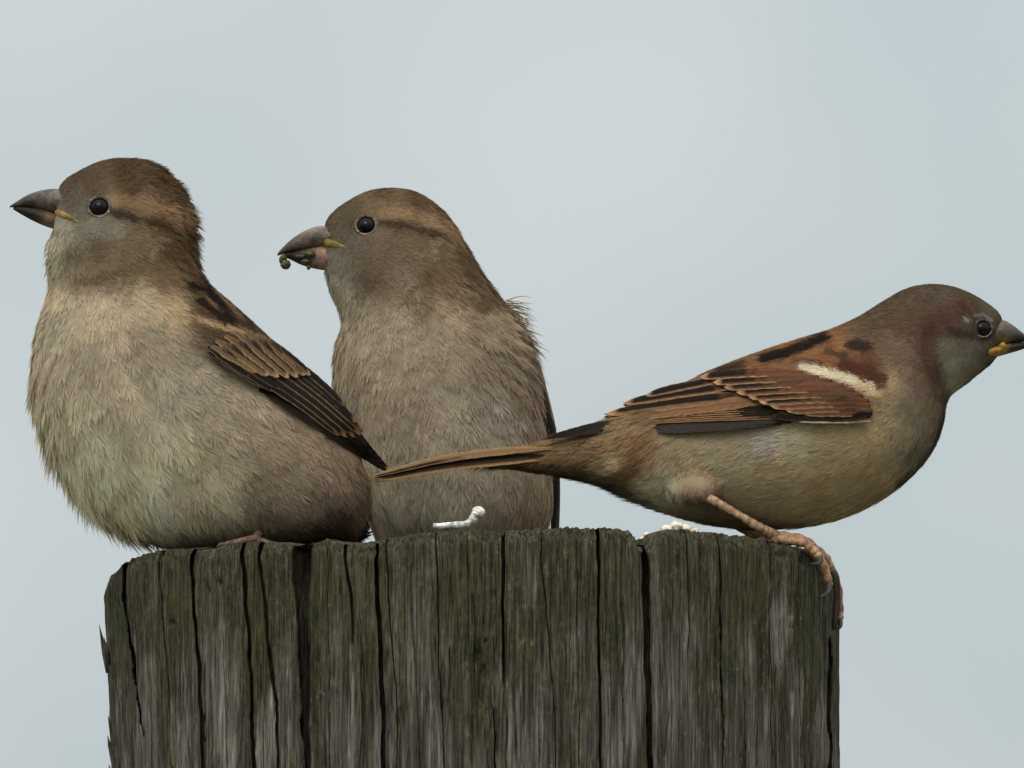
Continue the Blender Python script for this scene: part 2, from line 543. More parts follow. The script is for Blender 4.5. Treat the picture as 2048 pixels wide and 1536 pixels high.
    def mix(fac, c1, c2, mode='MIX'):
        x = nn.new('ShaderNodeMix'); x.data_type = 'RGBA'; x.blend_type = mode
        if isinstance(fac, float): x.inputs[0].default_value = fac
        else: l.new(fac, x.inputs[0])
        for s, c in ((6, c1), (7, c2)):
            if isinstance(c, tuple): x.inputs[s].default_value = (*c, 1)
            else: l.new(c, x.inputs[s])
        return x.outputs[2]
    fine = tex((1, 1, 0.035), 2200, 5, 0.65)
    mid = tex((1, 1, 0.06), 420, 6, 0.6, 0.4)
    patch = tex((1, 1, 0.28), 62, 5, 0.55, 0.3)
    moss = tex((1, 1, 0.38), 105, 7, 0.66, 0.7)
    speck = tex((1, 1, 0.6), 800, 5, 0.7)
    crumb = tex((1, 1, 0.8), 3000, 3, 0.7)
    grey = ramp(mid.outputs['Fac'], [(0.28, (0.036, 0.033, 0.027)), (0.48, (0.105, 0.098, 0.084)), (0.70, (0.21, 0.20, 0.18))])
    fr_ = ramp(fine.outputs['Fac'], [(0.32, (0.32, 0.32, 0.31)), (0.50, (1, 1, 1)), (0.68, (1.65, 1.65, 1.62))])
    c = mix(1.0, grey.outputs[0], fr_.outputs[0], 'MULTIPLY')
    pk = ramp(patch.outputs['Fac'], [(0.54, (0, 0, 0)), (0.70, (1, 1, 1))])
    pale = mix(1.0, (0.235, 0.215, 0.20), fr_.outputs[0], 'MULTIPLY')
    sc1 = nn.new('ShaderNodeMath'); sc1.operation = 'MULTIPLY'; sc1.inputs[1].default_value = 0.55
    l.new(pk.outputs[0], sc1.inputs[0])
    c = mix(sc1.outputs[0], c, pale)
    # green algae, thicker towards the top of the post
    sep = nn.new('ShaderNodeSeparateXYZ'); l.new(tc.outputs['Object'], sep.inputs[0])
    hz = nn.new('ShaderNodeMapRange')
    hz.inputs['From Min'].default_value = ZTOP - 0.055; hz.inputs['From Max'].default_value = ZTOP + 0.004
    hz.inputs['To Min'].default_value = -0.07; hz.inputs['To Max'].default_value = 0.17
    l.new(sep.outputs['Z'], hz.inputs['Value'])
    ad = nn.new('ShaderNodeMath'); ad.operation = 'ADD'
    l.new(moss.outputs['Fac'], ad.inputs[0]); l.new(hz.outputs[0], ad.inputs[1])
    mk = ramp(ad.outputs[0], [(0.46, (0, 0, 0)), (0.58, (1, 1, 1))])
    gcol = ramp(speck.outputs['Fac'], [(0.3, (0.030, 0.030, 0.016)), (0.55, (0.078, 0.077, 0.042)), (0.75, (0.14, 0.138, 0.08))])
    gcol2 = mix(1.0, gcol.outputs[0], fr_.outputs[0], 'MULTIPLY')
    sc2 = nn.new('ShaderNodeMath'); sc2.operation = 'MULTIPLY'; sc2.inputs[1].default_value = 0.7
    l.new(mk.outputs[0], sc2.inputs[0])
    c = mix(sc2.outputs[0], c, gcol2)
    lk = ramp(speck.outputs['Fac'], [(0.62, (0, 0, 0)), (0.70, (1, 1, 1))])
    sc3 = nn.new('ShaderNodeMath'); sc3.operation = 'MULTIPLY'; sc3.inputs[1].default_value = 0.5
    l.new(lk.outputs[0], sc3.inputs[0])
    c = mix(sc3.outputs[0], c, (0.26, 0.26, 0.19))
    # bare wood where the grey skin has flaked off, and thicker algae, each with its own outline
    wa = nn.new('ShaderNodeAttribute'); wa.attribute_name = 'Col'
    ws_ = nn.new('ShaderNodeSeparateColor'); l.new(wa.outputs['Color'], ws_.inputs[0])
    lb = ramp(mid.outputs['Fac'], [(0.3, (0.14, 0.128, 0.116)), (0.5, (0.25, 0.235, 0.22)), (0.7, (0.38, 0.36, 0.345))])
    lb2 = mix(1.0, lb.outputs[0], fr_.outputs[0], 'MULTIPLY')
    k1 = nn.new('ShaderNodeMath'); k1.operation = 'MULTIPLY'; k1.inputs[1].default_value = 0.75
    l.new(ws_.outputs[1], k1.inputs[0])
    c = mix(k1.outputs[0], c, mix(1.0, (0.088, 0.088, 0.046), fr_.outputs[0], 'MULTIPLY'))
    k2 = nn.new('ShaderNodeMath'); k2.operation = 'MULTIPLY'; k2.inputs[1].default_value = 0.72
    l.new(ws_.outputs[0], k2.inputs[0])
    c = mix(k2.outputs[0], c, lb2)
    gm = nn.new('ShaderNodeGamma'); gm.inputs['Gamma'].default_value = 1.3
    l.new(c, gm.inputs['Color'])
    sv = nn.new('ShaderNodeVectorMath'); sv.operation = 'SCALE'; sv.inputs['Scale'].default_value = 1.2
    l.new(gm.outputs[0], sv.inputs[0])
    c = sv.outputs[0]
    l.new(c, b.inputs['Base Color'])
    b.inputs['Roughness'].default_value = 0.92
    b.inputs['Specular IOR Level'].default_value = 0.15
    hsum = nn.new('ShaderNodeMath'); hsum.operation = 'ADD'
    l.new(fine.outputs['Fac'], hsum.inputs[0]); l.new(crumb.outputs['Fac'], hsum.inputs[1])
    bp = nn.new('ShaderNodeBump'); bp.inputs['Strength'].default_value = 0.9
    bp.inputs['Distance'].default_value = 0.00035
    l.new(hsum.outputs[0], bp.inputs['Height']); l.new(bp.outputs[0], b.inputs['Normal'])
    PXg = np.repeat(px[None, :], nr, 0)
    pal = np.zeros((nr, n)); gre = np.zeros((nr, n))
    wobx = vnoise2(PXg / 5, PY / 50, 91) * 14 + vnoise2(PXg / 3, PY / 14, 92) * 8
    woby = vnoise(PXg / 3, 93) * 70 + vnoise(PXg / 9, 94) * 60
    for cx, cy, rx, ry, a_ in [(1552, 1250, 26, 90, 1.0), (1592, 1400, 14, 70, 0.8), (455, 1400, 40, 170, 0.75), (545, 1500, 22, 120, 0.9), (360, 1480, 24, 90, 0.5),
                               (850, 1300, 50, 120, 0.35), (1312, 1300, 12, 220, 0.5), (1000, 1340, 10, 40, 0.6), (1230, 1480, 40, 90, 0.35), (1640, 1480, 20, 70, 0.5),
                               (700, 1480, 34, 120, 0.3), (436, 1200, 14, 60, 0.4), (1420, 1380, 34, 14, 0.35), (1150, 1280, 40, 8, 0.4)]:
        q = np.sqrt(((PXg + wobx - cx) / rx) ** 2 + ((PY + woby - cy) / ry) ** 2)
        pal = np.maximum(pal, smooth(1.15, 0.6, q) * a_ * front[None, :])
    for cx, cy, rx, ry, a_ in [(520, 1230, 26, 120, 1.0), (1480, 1160, 50, 110, 0.7), (930, 1150, 40, 90, 0.5), (740, 1200, 60, 120, 0.5), (660, 1160, 40, 80, 0.6),
                               (340, 1220, 60, 110, 0.4), (735, 1420, 22, 120, 0.5), (960, 1380, 20, 100, 0.5), (1240, 1180, 40, 110, 0.4), (1620, 1320, 20, 160, 0.4)]:
        q = np.sqrt(((PXg + wobx - cx) / rx) ** 2 + ((PY + woby - cy) / ry) ** 2)
        gre = np.maximum(gre, smooth(1.2, 0.4, q) * a_ * front[None, :])
    wear = np.zeros((len(V), 3)); wear[:nr * n, 0] = pal.ravel(); wear[:nr * n, 1] = gre.ravel()
    post = mesh_np('fence_post', V, [np.concatenate([F, Fj, Ft]), Fc], m, cols=wear)
    post.location = (root, 0, 0)
    tag(post, 'weathered grey round wooden post with deep cracks and green algae, under the birds', 'post')
    # splinters standing off the left edge
    def splinter(pts, rads, d):
        p3 = [((x - 1024) * S - root, d * S, zrow(y, d * S)) for x, y in pts]
        return tube_obj('splinter', p3, [r * S for r in rads], m, post, 6, flat=0.55)
    splinter([(222, 1345), (212, 1310), (205, 1275), (200, 1250)], [9, 6, 3, 0.4], -60)
    splinter([(223, 1330), (216, 1300), (210, 1274)], [6, 3, 0.4], -95)
    splinter([(232, 1520), (226, 1480), (220, 1440), (218, 1432)], [5, 3.5, 2, 0.4], -60)
    splinter([(236, 1580), (229, 1530), (221, 1490), (218, 1472)], [6, 4, 3.4, 0.5], -90)
    splinter([(236, 1580), (224, 1545), (219, 1530)], [5, 3, 0.5], -50)
    # broken fibres on the right-hand rim
    splinter([(1662, 1240), (1670, 1200), (1668, 1160), (1660, 1132)], [5, 9, 9, 6], -120)
    splinter([(1664, 1260), (1670, 1225), (1673, 1195)], [4, 7, 4], -150)
    return post

def tube_geo(pts, rads, ns=10, flat=1.0, sub=0, bump=0.0, bump_n=0):
    p = np.asarray(pts, float); r = np.asarray(rads, float)
    if sub:
        q = catmull(np.hstack([p, r[:, None]]), sub)
        p, r = q[:, :3], np.maximum(q[:, 3], 1e-6)
    t = np.gradient(p, axis=0)
    t /= np.linalg.norm(t, axis=1)[:, None] + 1e-12
    ref = np.array([0.13, 1.0, 0.21]); ref /= np.linalg.norm(ref)
    a = np.cross(t, ref); a /= np.linalg.norm(a, axis=1)[:, None] + 1e-12
    b = np.cross(t, a)
    if bump:
        k = np.arange(len(r))
        r = r * (1 + bump * (np.sin(np.linspace(0, math.pi * 2 * bump_n, len(r)))))
    ph = np.linspace(0, 2 * math.pi, ns, endpoint=False)
    V = p[:, None, :] + r[:, None, None] * (a[:, None, :] * np.cos(ph)[None, :, None] + flat * b[:, None, :] * np.sin(ph)[None, :, None])
    V = V.reshape(-1, 3)
    n = len(p)
    V = np.vstack([V, p[0], p[-1]])
    i = np.arange(ns); i2 = (i + 1) % ns
    F = grid_faces(n, ns, True)
    c0 = np.stack([i2, i, np.full(ns, n * ns)], -1)
    c1 = np.stack([(n - 1) * ns + i, (n - 1) * ns + i2, np.full(ns, n * ns + 1)], -1)
    par = np.concatenate([np.repeat(np.linspace(0, 1, n), ns), [0, 1]])
    return V, [F, np.concatenate([c0, c1])], par

def tube_obj(name, pts, rads, mat, parent, ns=10, flat=1.0, sub=0):
    V, F, _ = tube_geo(pts, rads, ns, flat, sub)
    return mesh_np(name, V, F, mat, parent)

POST = build_post()

# ------------------------------------------------------------------ birds
def row(P, dc=0.0):
    """photo row at which a body point shows (either flank alike)"""
    return -P[:, 2] - TAN * np.abs(P[:, 1] - dc)

def cast(bvh, x, y):
    return bvh.ray_cast(Vector((x, -3000, -y - 3000 * TAN)), Vector((0, 1, TAN)).normalized())

def loft(stations, n=90, ns=56, power=1.0):
    """stations: (ax, ay, bx, by, depth centre, half depth); returns verts in (x, d, -y) and faces"""
    q = catmull(stations, n)
    ph = np.linspace(0, 2 * math.pi, ns, endpoint=False)
    c = np.stack([(q[:, 0] + q[:, 2]) / 2, q[:, 4], -(q[:, 1] + q[:, 3]) / 2], -1)
    u = np.stack([(q[:, 2] - q[:, 0]) / 2, np.zeros(n), -(q[:, 3] - q[:, 1]) / 2], -1)
    hw = np.maximum(q[:, 5], 0.5)
    cs, sn = np.cos(ph), np.sin(ph)
    cs = np.sign(cs) * np.abs(cs) ** power; sn = np.sign(sn) * np.abs(sn) ** power
    V = c[:, None, :] + u[:, None, :] * cs[None, :, None]
    V[:, :, 1] += hw[:, None] * sn[None, :]
    V = np.vstack([V.reshape(-1, 3), c[0], c[-1]])
    i = np.arange(ns); i2 = (i + 1) % ns
    F = grid_faces(n, ns, True)
    c0 = np.stack([i2, i, np.full(ns, n * ns)], -1)
    c1 = np.stack([(n - 1) * ns + i, (n - 1) * ns + i2, np.full(ns, n * ns + 1)], -1)
    par = np.concatenate([np.repeat(np.linspace(0, 1, n), ns), [0, 1]])
    return V, F, np.concatenate([c0, c1]), par

def remesh(parts, voxel=5.5, relax=6):
    me = bpy.data.meshes.new('tmp')
    vs_, fs_, off = [], [], 0
    for V, F, T, _ in parts:
        vs_ += V.tolist()
        fs_ += [tuple(f) for f in (F + off).tolist()] + [tuple(f) for f in (T + off).tolist()]
        off += len(V)
    me.from_pydata(vs_, [], fs_)
    bm = bmesh.new(); bm.from_mesh(me)
    bmesh.ops.recalc_face_normals(bm, faces=bm.faces)
    bm.to_mesh(me); bm.free()
    o = bpy.data.objects.new('tmp', me); COL.objects.link(o)
    md = o.modifiers.new('r', 'REMESH'); md.mode = 'VOXEL'; md.voxel_size = voxel
    sm = o.modifiers.new('s', 'SMOOTH'); sm.factor = 0.5; sm.iterations = relax
    dg = bpy.context.evaluated_depsgraph_get(); dg.update()
    ev = o.evaluated_get(dg)
    m2 = bpy.data.meshes.new_from_object(ev)
    m2.calc_loop_triangles()
    nv = len(m2.vertices)
    V = np.empty(nv * 3, np.float32); m2.vertices.foreach_get('co', V); V = V.reshape(-1, 3).astype(float)
    N = np.empty(nv * 3, np.float32); m2.vertices.foreach_get('normal', N); N = N.reshape(-1, 3).astype(float)
    T = np.empty(len(m2.loop_triangles) * 3, np.int32); m2.loop_triangles.foreach_get('vertices', T); T = T.reshape(-1, 3)
    bpy.data.objects.remove(o); bpy.data.meshes.remove(me); bpy.data.meshes.remove(m2)
    return V, N, T

class Paint:
    def __init__(self, pts, strokes=()):
        p = np.array([(a, b) for a, b, _ in pts], float)
        self.p = p
        self.c = np.array([alb(c) for _, _, c in pts])
        self.strokes = strokes
    def __call__(self, x, y):
        q = np.stack([x, y], -1)
        d2 = ((q[:, None, :] - self.p[None]) ** 2).sum(-1)
        w = 1 / (d2 + 250.0) ** 2
        c = (w[:, :, None] * self.c[None]).sum(1) / w.sum(1)[:, None]
        for poly, hw, soft, colr, al in self.strokes:
            pl = np.asarray(poly, float)
            dist = np.full(len(q), 1e9)
            for a, b in zip(pl[:-1], pl[1:]):
                ab = b - a
                t = np.clip(((q - a) @ ab) / (ab @ ab + 1e-9), 0, 1)
                dist = np.minimum(dist, np.linalg.norm(q - a - t[:, None] * ab, axis=1))
            f = (smooth(hw + soft, hw - soft * 0.3, dist) * al)[:, None]
            c = c * (1 - f) + alb(colr)[None] * f
        return c

class Flow:
    def __init__(self, pts):
        a = np.array(pts, float)
        self.p = a[:, :2]; self.d = a[:, 2:4] / np.linalg.norm(a[:, 2:4], axis=1)[:, None]
        self.l = a[:, 4]; self.lift = a[:, 5]
    def __call__(self, x, y):
        q = np.stack([x, y], -1)
        d2 = ((q[:, None, :] - self.p[None]) ** 2).sum(-1)
        w = 1 / (d2 + 900.0) ** 1.5
        w /= w.sum(1)[:, None]
        return w @ self.d, w @ self.l, w @ self.lift

def in_poly(x, y, poly):
    p = np.asarray(poly, float); r = np.zeros(len(x), bool)
    j = len(p) - 1
    for i in range(len(p)):
        xi, yi, xj, yj = *p[i], *p[j]
        c = ((yi > y) != (yj > y)) & (x < (xj - xi) * (y - yi) / (yj - yi + 1e-12) + xi)
        r ^= c; j = i
    return r

def build_plumage(fr, root, V, N, T, bvh, flow, colour, skip, cover=8.0, seed=1, fluff=1.0, fan=0.34):
    """contour feathers: every feather is a fan of fine barbs lying along the body"""
    r = np.random.default_rng(seed)
    A, B, C = V[T[:, 0]], V[T[:, 1]], V[T[:, 2]]
    area = np.linalg.norm(np.cross(B - A, C - A), axis=1) / 2
    tot = area.sum()
    Lmin = 17.0
    nmax = int(tot * cover / (Lmin ** 2 * 0.42))
    ti = r.choice(len(T), nmax, p=area / tot)
    u, v = r.random(nmax), r.random(nmax)
    s = np.sqrt(u)
    w0, w1, w2 = 1 - s, s * (1 - v), s * v
    def bary(X):
        return X[T[ti, 0]] * w0[:, None] + X[T[ti, 1]] * w1[:, None] + X[T[ti, 2]] * w2[:, None]
    P = bary(V); n = bary(N); n /= np.linalg.norm(n, axis=1)[:, None]
    d2, L, lift = flow(P[:, 0], row(P))
    keep = r.random(nmax) < (Lmin / L) ** 2
    keep &= ~skip(P, n)
    P, n, d2, L, lift = P[keep], n[keep], d2[keep], L[keep], lift[keep]
    M = len(P)
    L = L * r.uniform(0.72, 1.22, M)
    f = np.stack([d2[:, 0], np.zeros(M), -d2[:, 1]], -1)
    f += r.normal(0, 0.065, (M, 3))
    f -= (f * n).sum(1)[:, None] * n
    f /= np.linalg.norm(f, axis=1)[:, None] + 1e-9
    bt = np.cross(n, f)
    # how the body curves away under each feather
    drop = np.zeros(M); ntip = n.copy()
    tipp = P + f * L[:, None]
    for i in range(M):
        loc, nn_, _, dist = bvh.find_nearest(Vector(tipp[i]))
        drop[i] = (tipp[i] - np.array(loc)) @ n[i]
        ntip[i] = nn_
    drop = np.clip(drop, -0.3 * L, 0.5 * L)
    jit = r.normal(0, 1, (M, 2)) * np.clip(L * 0.07, 1.2, 4.5)[:, None]
    cF = colour(P[:, 0] + f[:, 0] * L * 0.5 + jit[:, 0], row(P) - f[:, 2] * L * 0.5 + jit[:, 1], P, n)
    cF = cF * np.clip(r.normal(1.0, 0.05, M), 0.82, 1.2)[:, None] * (1 + r.normal(0, 0.02, (M, 3)))
    # short narrow feathers coloured darker to paint the shade where plumage parts
    gap_shade = r.random(M) < 0.06 * smooth(24, 44, L)
    L = np.where(gap_shade, L * 0.62, L)
    cF = np.where(gap_shade[:, None], cF * 0.55, cF)
    rw = row(P)
    blot = vnoise2(P[:, 0] / 34, rw / 52, seed) * 0.24 + vnoise2(P[:, 0] / 12 + 40, rw / 20, seed + 1) * 0.26
    cF = cF * (1 + blot)[:, None]
    h0 = r.uniform(0, 1, M)
    K = np.clip((L * 0.46).astype(int), 9, 40)
    fi = np.repeat(np.arange(M), K)
    nb = len(fi)
    t = r.random(nb) ** 0.8
    sd = np.where(r.random(nb) < 0.5, -1.0, 1.0)
    Lb = L[fi]; Wd = Lb * fan * np.where(gap_shade[fi], 0.22, 1.0)
    x0 = Lb * 0.62 * t
    x1 = x0 + Lb * (0.46 - 0.08 * t) * r.uniform(0.85, 1.15, nb)
    y1 = sd * Wd * np.sqrt(np.clip(1.02 - t ** 2, 0, 1)) * r.uniform(0.55, 1.05, nb)
    wild = r.random(nb) < 0.05
    x1 = np.where(wild, x1 + Lb * 0.12, x1)
    tau = np.array([0.0, 0.4, 0.75, 1.0])
    x = x0[:, None] + (x1 - x0)[:, None] * tau
    y = y1[:, None] * tau ** 0.85
    up = (h0[fi] * 1.2 + r.uniform(0, 0.5, nb))[:, None] * (0.3 + 0.7 * tau) + \
         (lift[fi] * fluff * r.uniform(0.25, 1.35, M)[fi])[:, None] * x * (x / Lb[:, None]) - \
         drop[fi][:, None] * (x / Lb[:, None]) ** 2 - 1.2 * (1 - tau)
    up -= 0.05 * y ** 2 / (Lb[:, None] * 0.5)
    pos = P[fi][:, None, :] + f[fi][:, None, :] * x[..., None] + bt[fi][:, None, :] * y[..., None] + n[fi][:, None, :] * up[..., None]
    q = np.clip(x / Lb[:, None], 0, 1)[..., None]
    nr = n[fi][:, None, :] * (1 - q) + ntip[fi][:, None, :] * q
    tang = np.gradient(pos, axis=1)
    side = np.cross(tang, nr); side /= np.linalg.norm(side, axis=2)[..., None] + 1e-9
    wid = np.clip(0.75 + Lb * 0.008, 0.8, 1.4)[:, None] * np.array([0.85, 1.0, 0.7, 0.0])
    tw = r.normal(0, 0.12, nb)[:, None, None]
    sv = side + nr * tw
    left = pos - sv * wid[..., None] * 0.5
    right = pos + sv * wid[..., None] * 0.5
    VV = np.concatenate([np.stack([left[:, :3], right[:, :3]], 2).reshape(nb, 6, 3), pos[:, 3:4]], 1)
    NN = nr + side * r.normal(0, 0.06, nb)[:, None, None]
    NN = np.concatenate([np.repeat(NN[:, :3], 2, axis=1), NN[:, 3:4]], 1)
    NN /= np.linalg.norm(NN, axis=2)[..., None] + 1e-9
    cb = cF[fi] * np.clip(r.normal(1.0, 0.045, nb), 0.8, 1.25)[:, None]
    q_ = r.random(nb)
    cb = cb * np.where(q_ < 0.03, 0.6, np.where(q_ > 0.93, 1.15, 1.0))[:, None]
    shade = np.array([0.84, 0.84, 0.96, 0.96, 1.02, 1.02, 1.05])     # grey down at the base, paler tips
    CC = cb[:, None, :] * shade[None, :, None]
    tri = np.array([[0, 1, 3], [0, 3, 2], [2, 3, 5], [2, 5, 4], [4, 5, 6]])
    FF = (np.arange(nb)[:, None, None] * 7 + tri[None]).reshape(-1, 3)
    o = mesh_np('plumage', fr.local(VV.reshape(-1, 3)), FF, M_PLUM, root, cols=np.clip(CC.reshape(-1, 3), 0, 0.95), normals=NN.reshape(-1, 3))
    o['kind'] = 'stuff'
    return o

# ---- flight feathers
def width_profile(u, pointy=0.0):
    a = 0.35 + 0.65 * smooth(0, 0.35, u)
    e = 0.80 - 0.25 * pointy
    t = np.clip((u - e) / (1 - e), 0, 1)
    return a * np.sqrt(np.clip(1 - t ** (2 - 0.4 * pointy), 0, 1))

def vane(name, fr, parent, cl, nrm, width, col, nu=22, nv=11, pointy=0.3, arch=0.12, asym=0.0):
    """cl: centre line control points (x, d, -y); nrm: outward normals at them; col(u, v) -> linear rgb"""
    q = catmull(np.hstack([np.asarray(cl, float), np.asarray(nrm, float)]), nu)
    p, n = q[:, :3], q[:, 3:]
    t = np.gradient(p, axis=0); t /= np.linalg.norm(t, axis=1)[:, None]
    n = n - (n * t).sum(1)[:, None] * t; n /= np.linalg.norm(n, axis=1)[:, None] + 1e-9
    s = np.cross(t, n)
    u = np.linspace(0, 1, nu); v = np.linspace(-1, 1, nv)
    U, Vv = np.meshgrid(u, v, indexing='ij')
    wp = width_profile(u, pointy) * width / 2
    r = rng
    rag = 1 + 0.05 * np.sin(u * 40 + r.uniform(0, 6))[:, None] * (np.abs(v) > 0.95)[None, :]
    off = (Vv + asym) * wp[:, None] * rag
    V3 = p[:, None, :] + s[:, None, :] * off[..., None] + n[:, None, :] * (-(Vv ** 2) * arch * width / 2 - 0.02 * width * 0)[..., None]
    sh = np.exp(-(Vv / 0.09) ** 2) * 0.9                      # raised shaft
    V3 = V3 + n[:, None, :] * sh[..., None] * 0.5
    C = col(U.ravel(), Vv.ravel())
    Lpx = np.linalg.norm(np.diff(p, axis=0), axis=1).sum()
    uv = np.stack([U.ravel() * Lpx, Vv.ravel() * width / 2], -1)
    F = grid_faces(nu, nv)
    W = fr.local(V3.reshape(-1, 3))
    # thickness: a second sheet just underneath
    back = W - np.repeat(n, nv, axis=0) * S * 0.5
    k = nu * nv
    Fb = F[:, ::-1] + k
    e = np.concatenate([np.arange(nv), np.arange(1, nu) * nv + nv - 1, np.arange(nv - 2, -1, -1) + (nu - 1) * nv, np.arange(nu - 2, 0, -1) * nv])
    e2 = np.roll(e, -1)
    Fe = np.stack([e2, e, e + k, e2 + k], -1)
    return mesh_np(name, np.vstack([W, back]), np.concatenate([F, Fb, Fe]), M_VANE, parent,
                   cols=np.clip(np.vstack([C, C * 0.9]) * 0.6, 0, 0.95), uv=np.vstack([uv, uv]))

def pattern(base, edge, dark=None, du=(0.4, 0.6), dv=(-0.7, 0.7), ew=0.25, tw=0.08, tip=None, up_edge=1.0, lo_edge=1.0, seed=0):
    """base colour, pale fringe, dark centre from du on"""
    b, e = alb(base), alb(edge)
    k = alb(dark) if dark is not None else None
    tp = alb(tip) if tip is not None else e
    def f(u, v):
        c = np.repeat(b[None], len(u), 0)
        j = 0.05 * np.sin(u * 57 + seed * 3.1) + 0.03 * np.sin(u * 131 + seed)
        if k is not None:
            m = smooth(du[0], du[1], u + j) * smooth(dv[0] - 0.22, dv[0] + 0.1, v + j) * smooth(dv[1] + 0.22, dv[1] - 0.1, v + j)
            c = c * (1 - m[:, None]) + k * m[:, None]
        me = np.maximum(smooth(1 - ew, 1 - ew * 0.35, v + j * 0.6) * up_edge, smooth(1 - ew, 1 - ew * 0.35, -v + j * 0.6) * lo_edge)
        c = c * (1 - me[:, None]) + e * me[:, None]
        mt = smooth(1 - tw * 1.6, 1 - tw * 0.6, u + j * 0.15)
        c = c * (1 - mt[:, None]) + tp * mt[:, None]
        sh = np.exp(-(v / 0.07) ** 2) * 0.35
        return c * (1 - sh[:, None])
    return f

class WingSurface:
    """smooth sheet over the flank: depth as a thin plate through points taken on the body"""
    def __init__(self, bvh, pts, off=10):
        rows = []
        for a in pts:
            if len(a) == 3:
                rows.append(a); continue
            hit = cast(bvh, a[0], a[1])
            if hit[0] is None:
                loc = bvh.find_nearest(Vector((a[0], 0, -a[1])))[0]
                rows.append((a[0], a[1], loc[1] - off * 0.4))
            else:
                rows.append((a[0], a[1], hit[0][1] - off))
        a = np.array(rows, float)
        self.p = a[:, :2]; z = a[:, 2]
        n = len(a)
        K = self.U(np.linalg.norm(self.p[:, None] - self.p[None], axis=2)) + np.eye(n) * 4000
        Pm = np.hstack([np.ones((n, 1)), self.p])
        A = np.block([[K, Pm], [Pm.T, np.zeros((3, 3))]])
        self.w = np.linalg.solve(A, np.concatenate([z, np.zeros(3)]))
    @staticmethod
    def U(r):
        return np.where(r > 0, r ** 2 * np.log(r + 1e-9), 0)
    def d(self, x, y):
        q = np.stack([x, y], -1)
        r = np.linalg.norm(q[:, None] - self.p[None], axis=2)
        return self.U(r) @ self.w[:-3] + self.w[-3] + q @ self.w[-2:]
    def frame(self, x, y):
        e = 3.0
        gx = (self.d(x + e, y) - self.d(x - e, y)) / (2 * e)
        gy = (self.d(x, y + e) - self.d(x, y - e)) / (2 * e)
        n = np.stack([gx, -np.ones_like(gx), -gy], -1)      # outward: towards -d; z = -y
        return self.d(x, y), n / np.linalg.norm(n, axis=1)[:, None]

def wing_feather(fr, parent, ws, base, tip, width, layer, col, bend=0.0, pointy=0.3, arch=0.07, mirror=1, dc=0.0, lift=3.0, name='feather'):
    b, t = np.array(base, float), np.array(tip, float)
    m = (b + t) / 2
    ax = t - b
    pr = np.array([-ax[1], ax[0]]) * bend
    u = np.linspace(0, 1, 6)
    pts = (1 - u)[:, None] ** 2 * b + 2 * ((1 - u) * u)[:, None] * (m + pr) + (u ** 2)[:, None] * t
    d, n = ws.frame(pts[:, 0], pts[:, 1])
    d = d - layer * 0.9 - lift * (1 - u * 0.6) + 16 * (1 - smooth(0, 0.3, u))
    cl = np.stack([pts[:, 0], d, -pts[:, 1] + TAN * d], -1)
    if mirror < 0:
        cl[:, 1] = 2 * dc - cl[:, 1]
        n = n * np.array([1, -1, 1])
        c0 = col
        col = lambda uu, vv: c0(uu, -vv)
    return vane(name, fr, parent, cl, n, width, col, pointy=pointy, arch=arch)

# ---- beak, eye, legs
def beak_part(name, fr, parent, stations, colfn, n=22, ns=20):
    V, F, T, par = loft(stations, n, ns, 1.0)
    return mesh_np(name, fr.local(V), [F, T], M_BEAK, parent, cols=colfn(V[:, 0], row(V, stations[-1][4]), V[:, 1]) * 0.43)

def gape(fr, parent, bvh, pts, rads, colr, dc):
    """fleshy yellow corner of the mouth, both sides"""
    q = []
    for x, y in pts:
        h = cast(bvh, x, y)
        d = h[0][1] if h[0] is not None else -30
        q.append((x, d, -y + TAN * d))
    for sd in (1, -1):
        p3 = [(a, b if sd > 0 else 2 * dc - b, c) for a, b, c in q]
        V, F, par = tube_geo(p3, rads, 10, 0.55, 16)
        mesh_np('gape', fr.local(V), F, M_BEAK, parent, cols=np.repeat(alb(colr)[None] * 0.6, len(V), 0))

def ring_points(c, ax_u, ax_v, ru, rv, k):
    a = np.linspace(0, 2 * math.pi, k, endpoint=False)
    return c + ax_u * (np.cos(a) * ru)[:, None] + ax_v * (np.sin(a) * rv)[:, None]

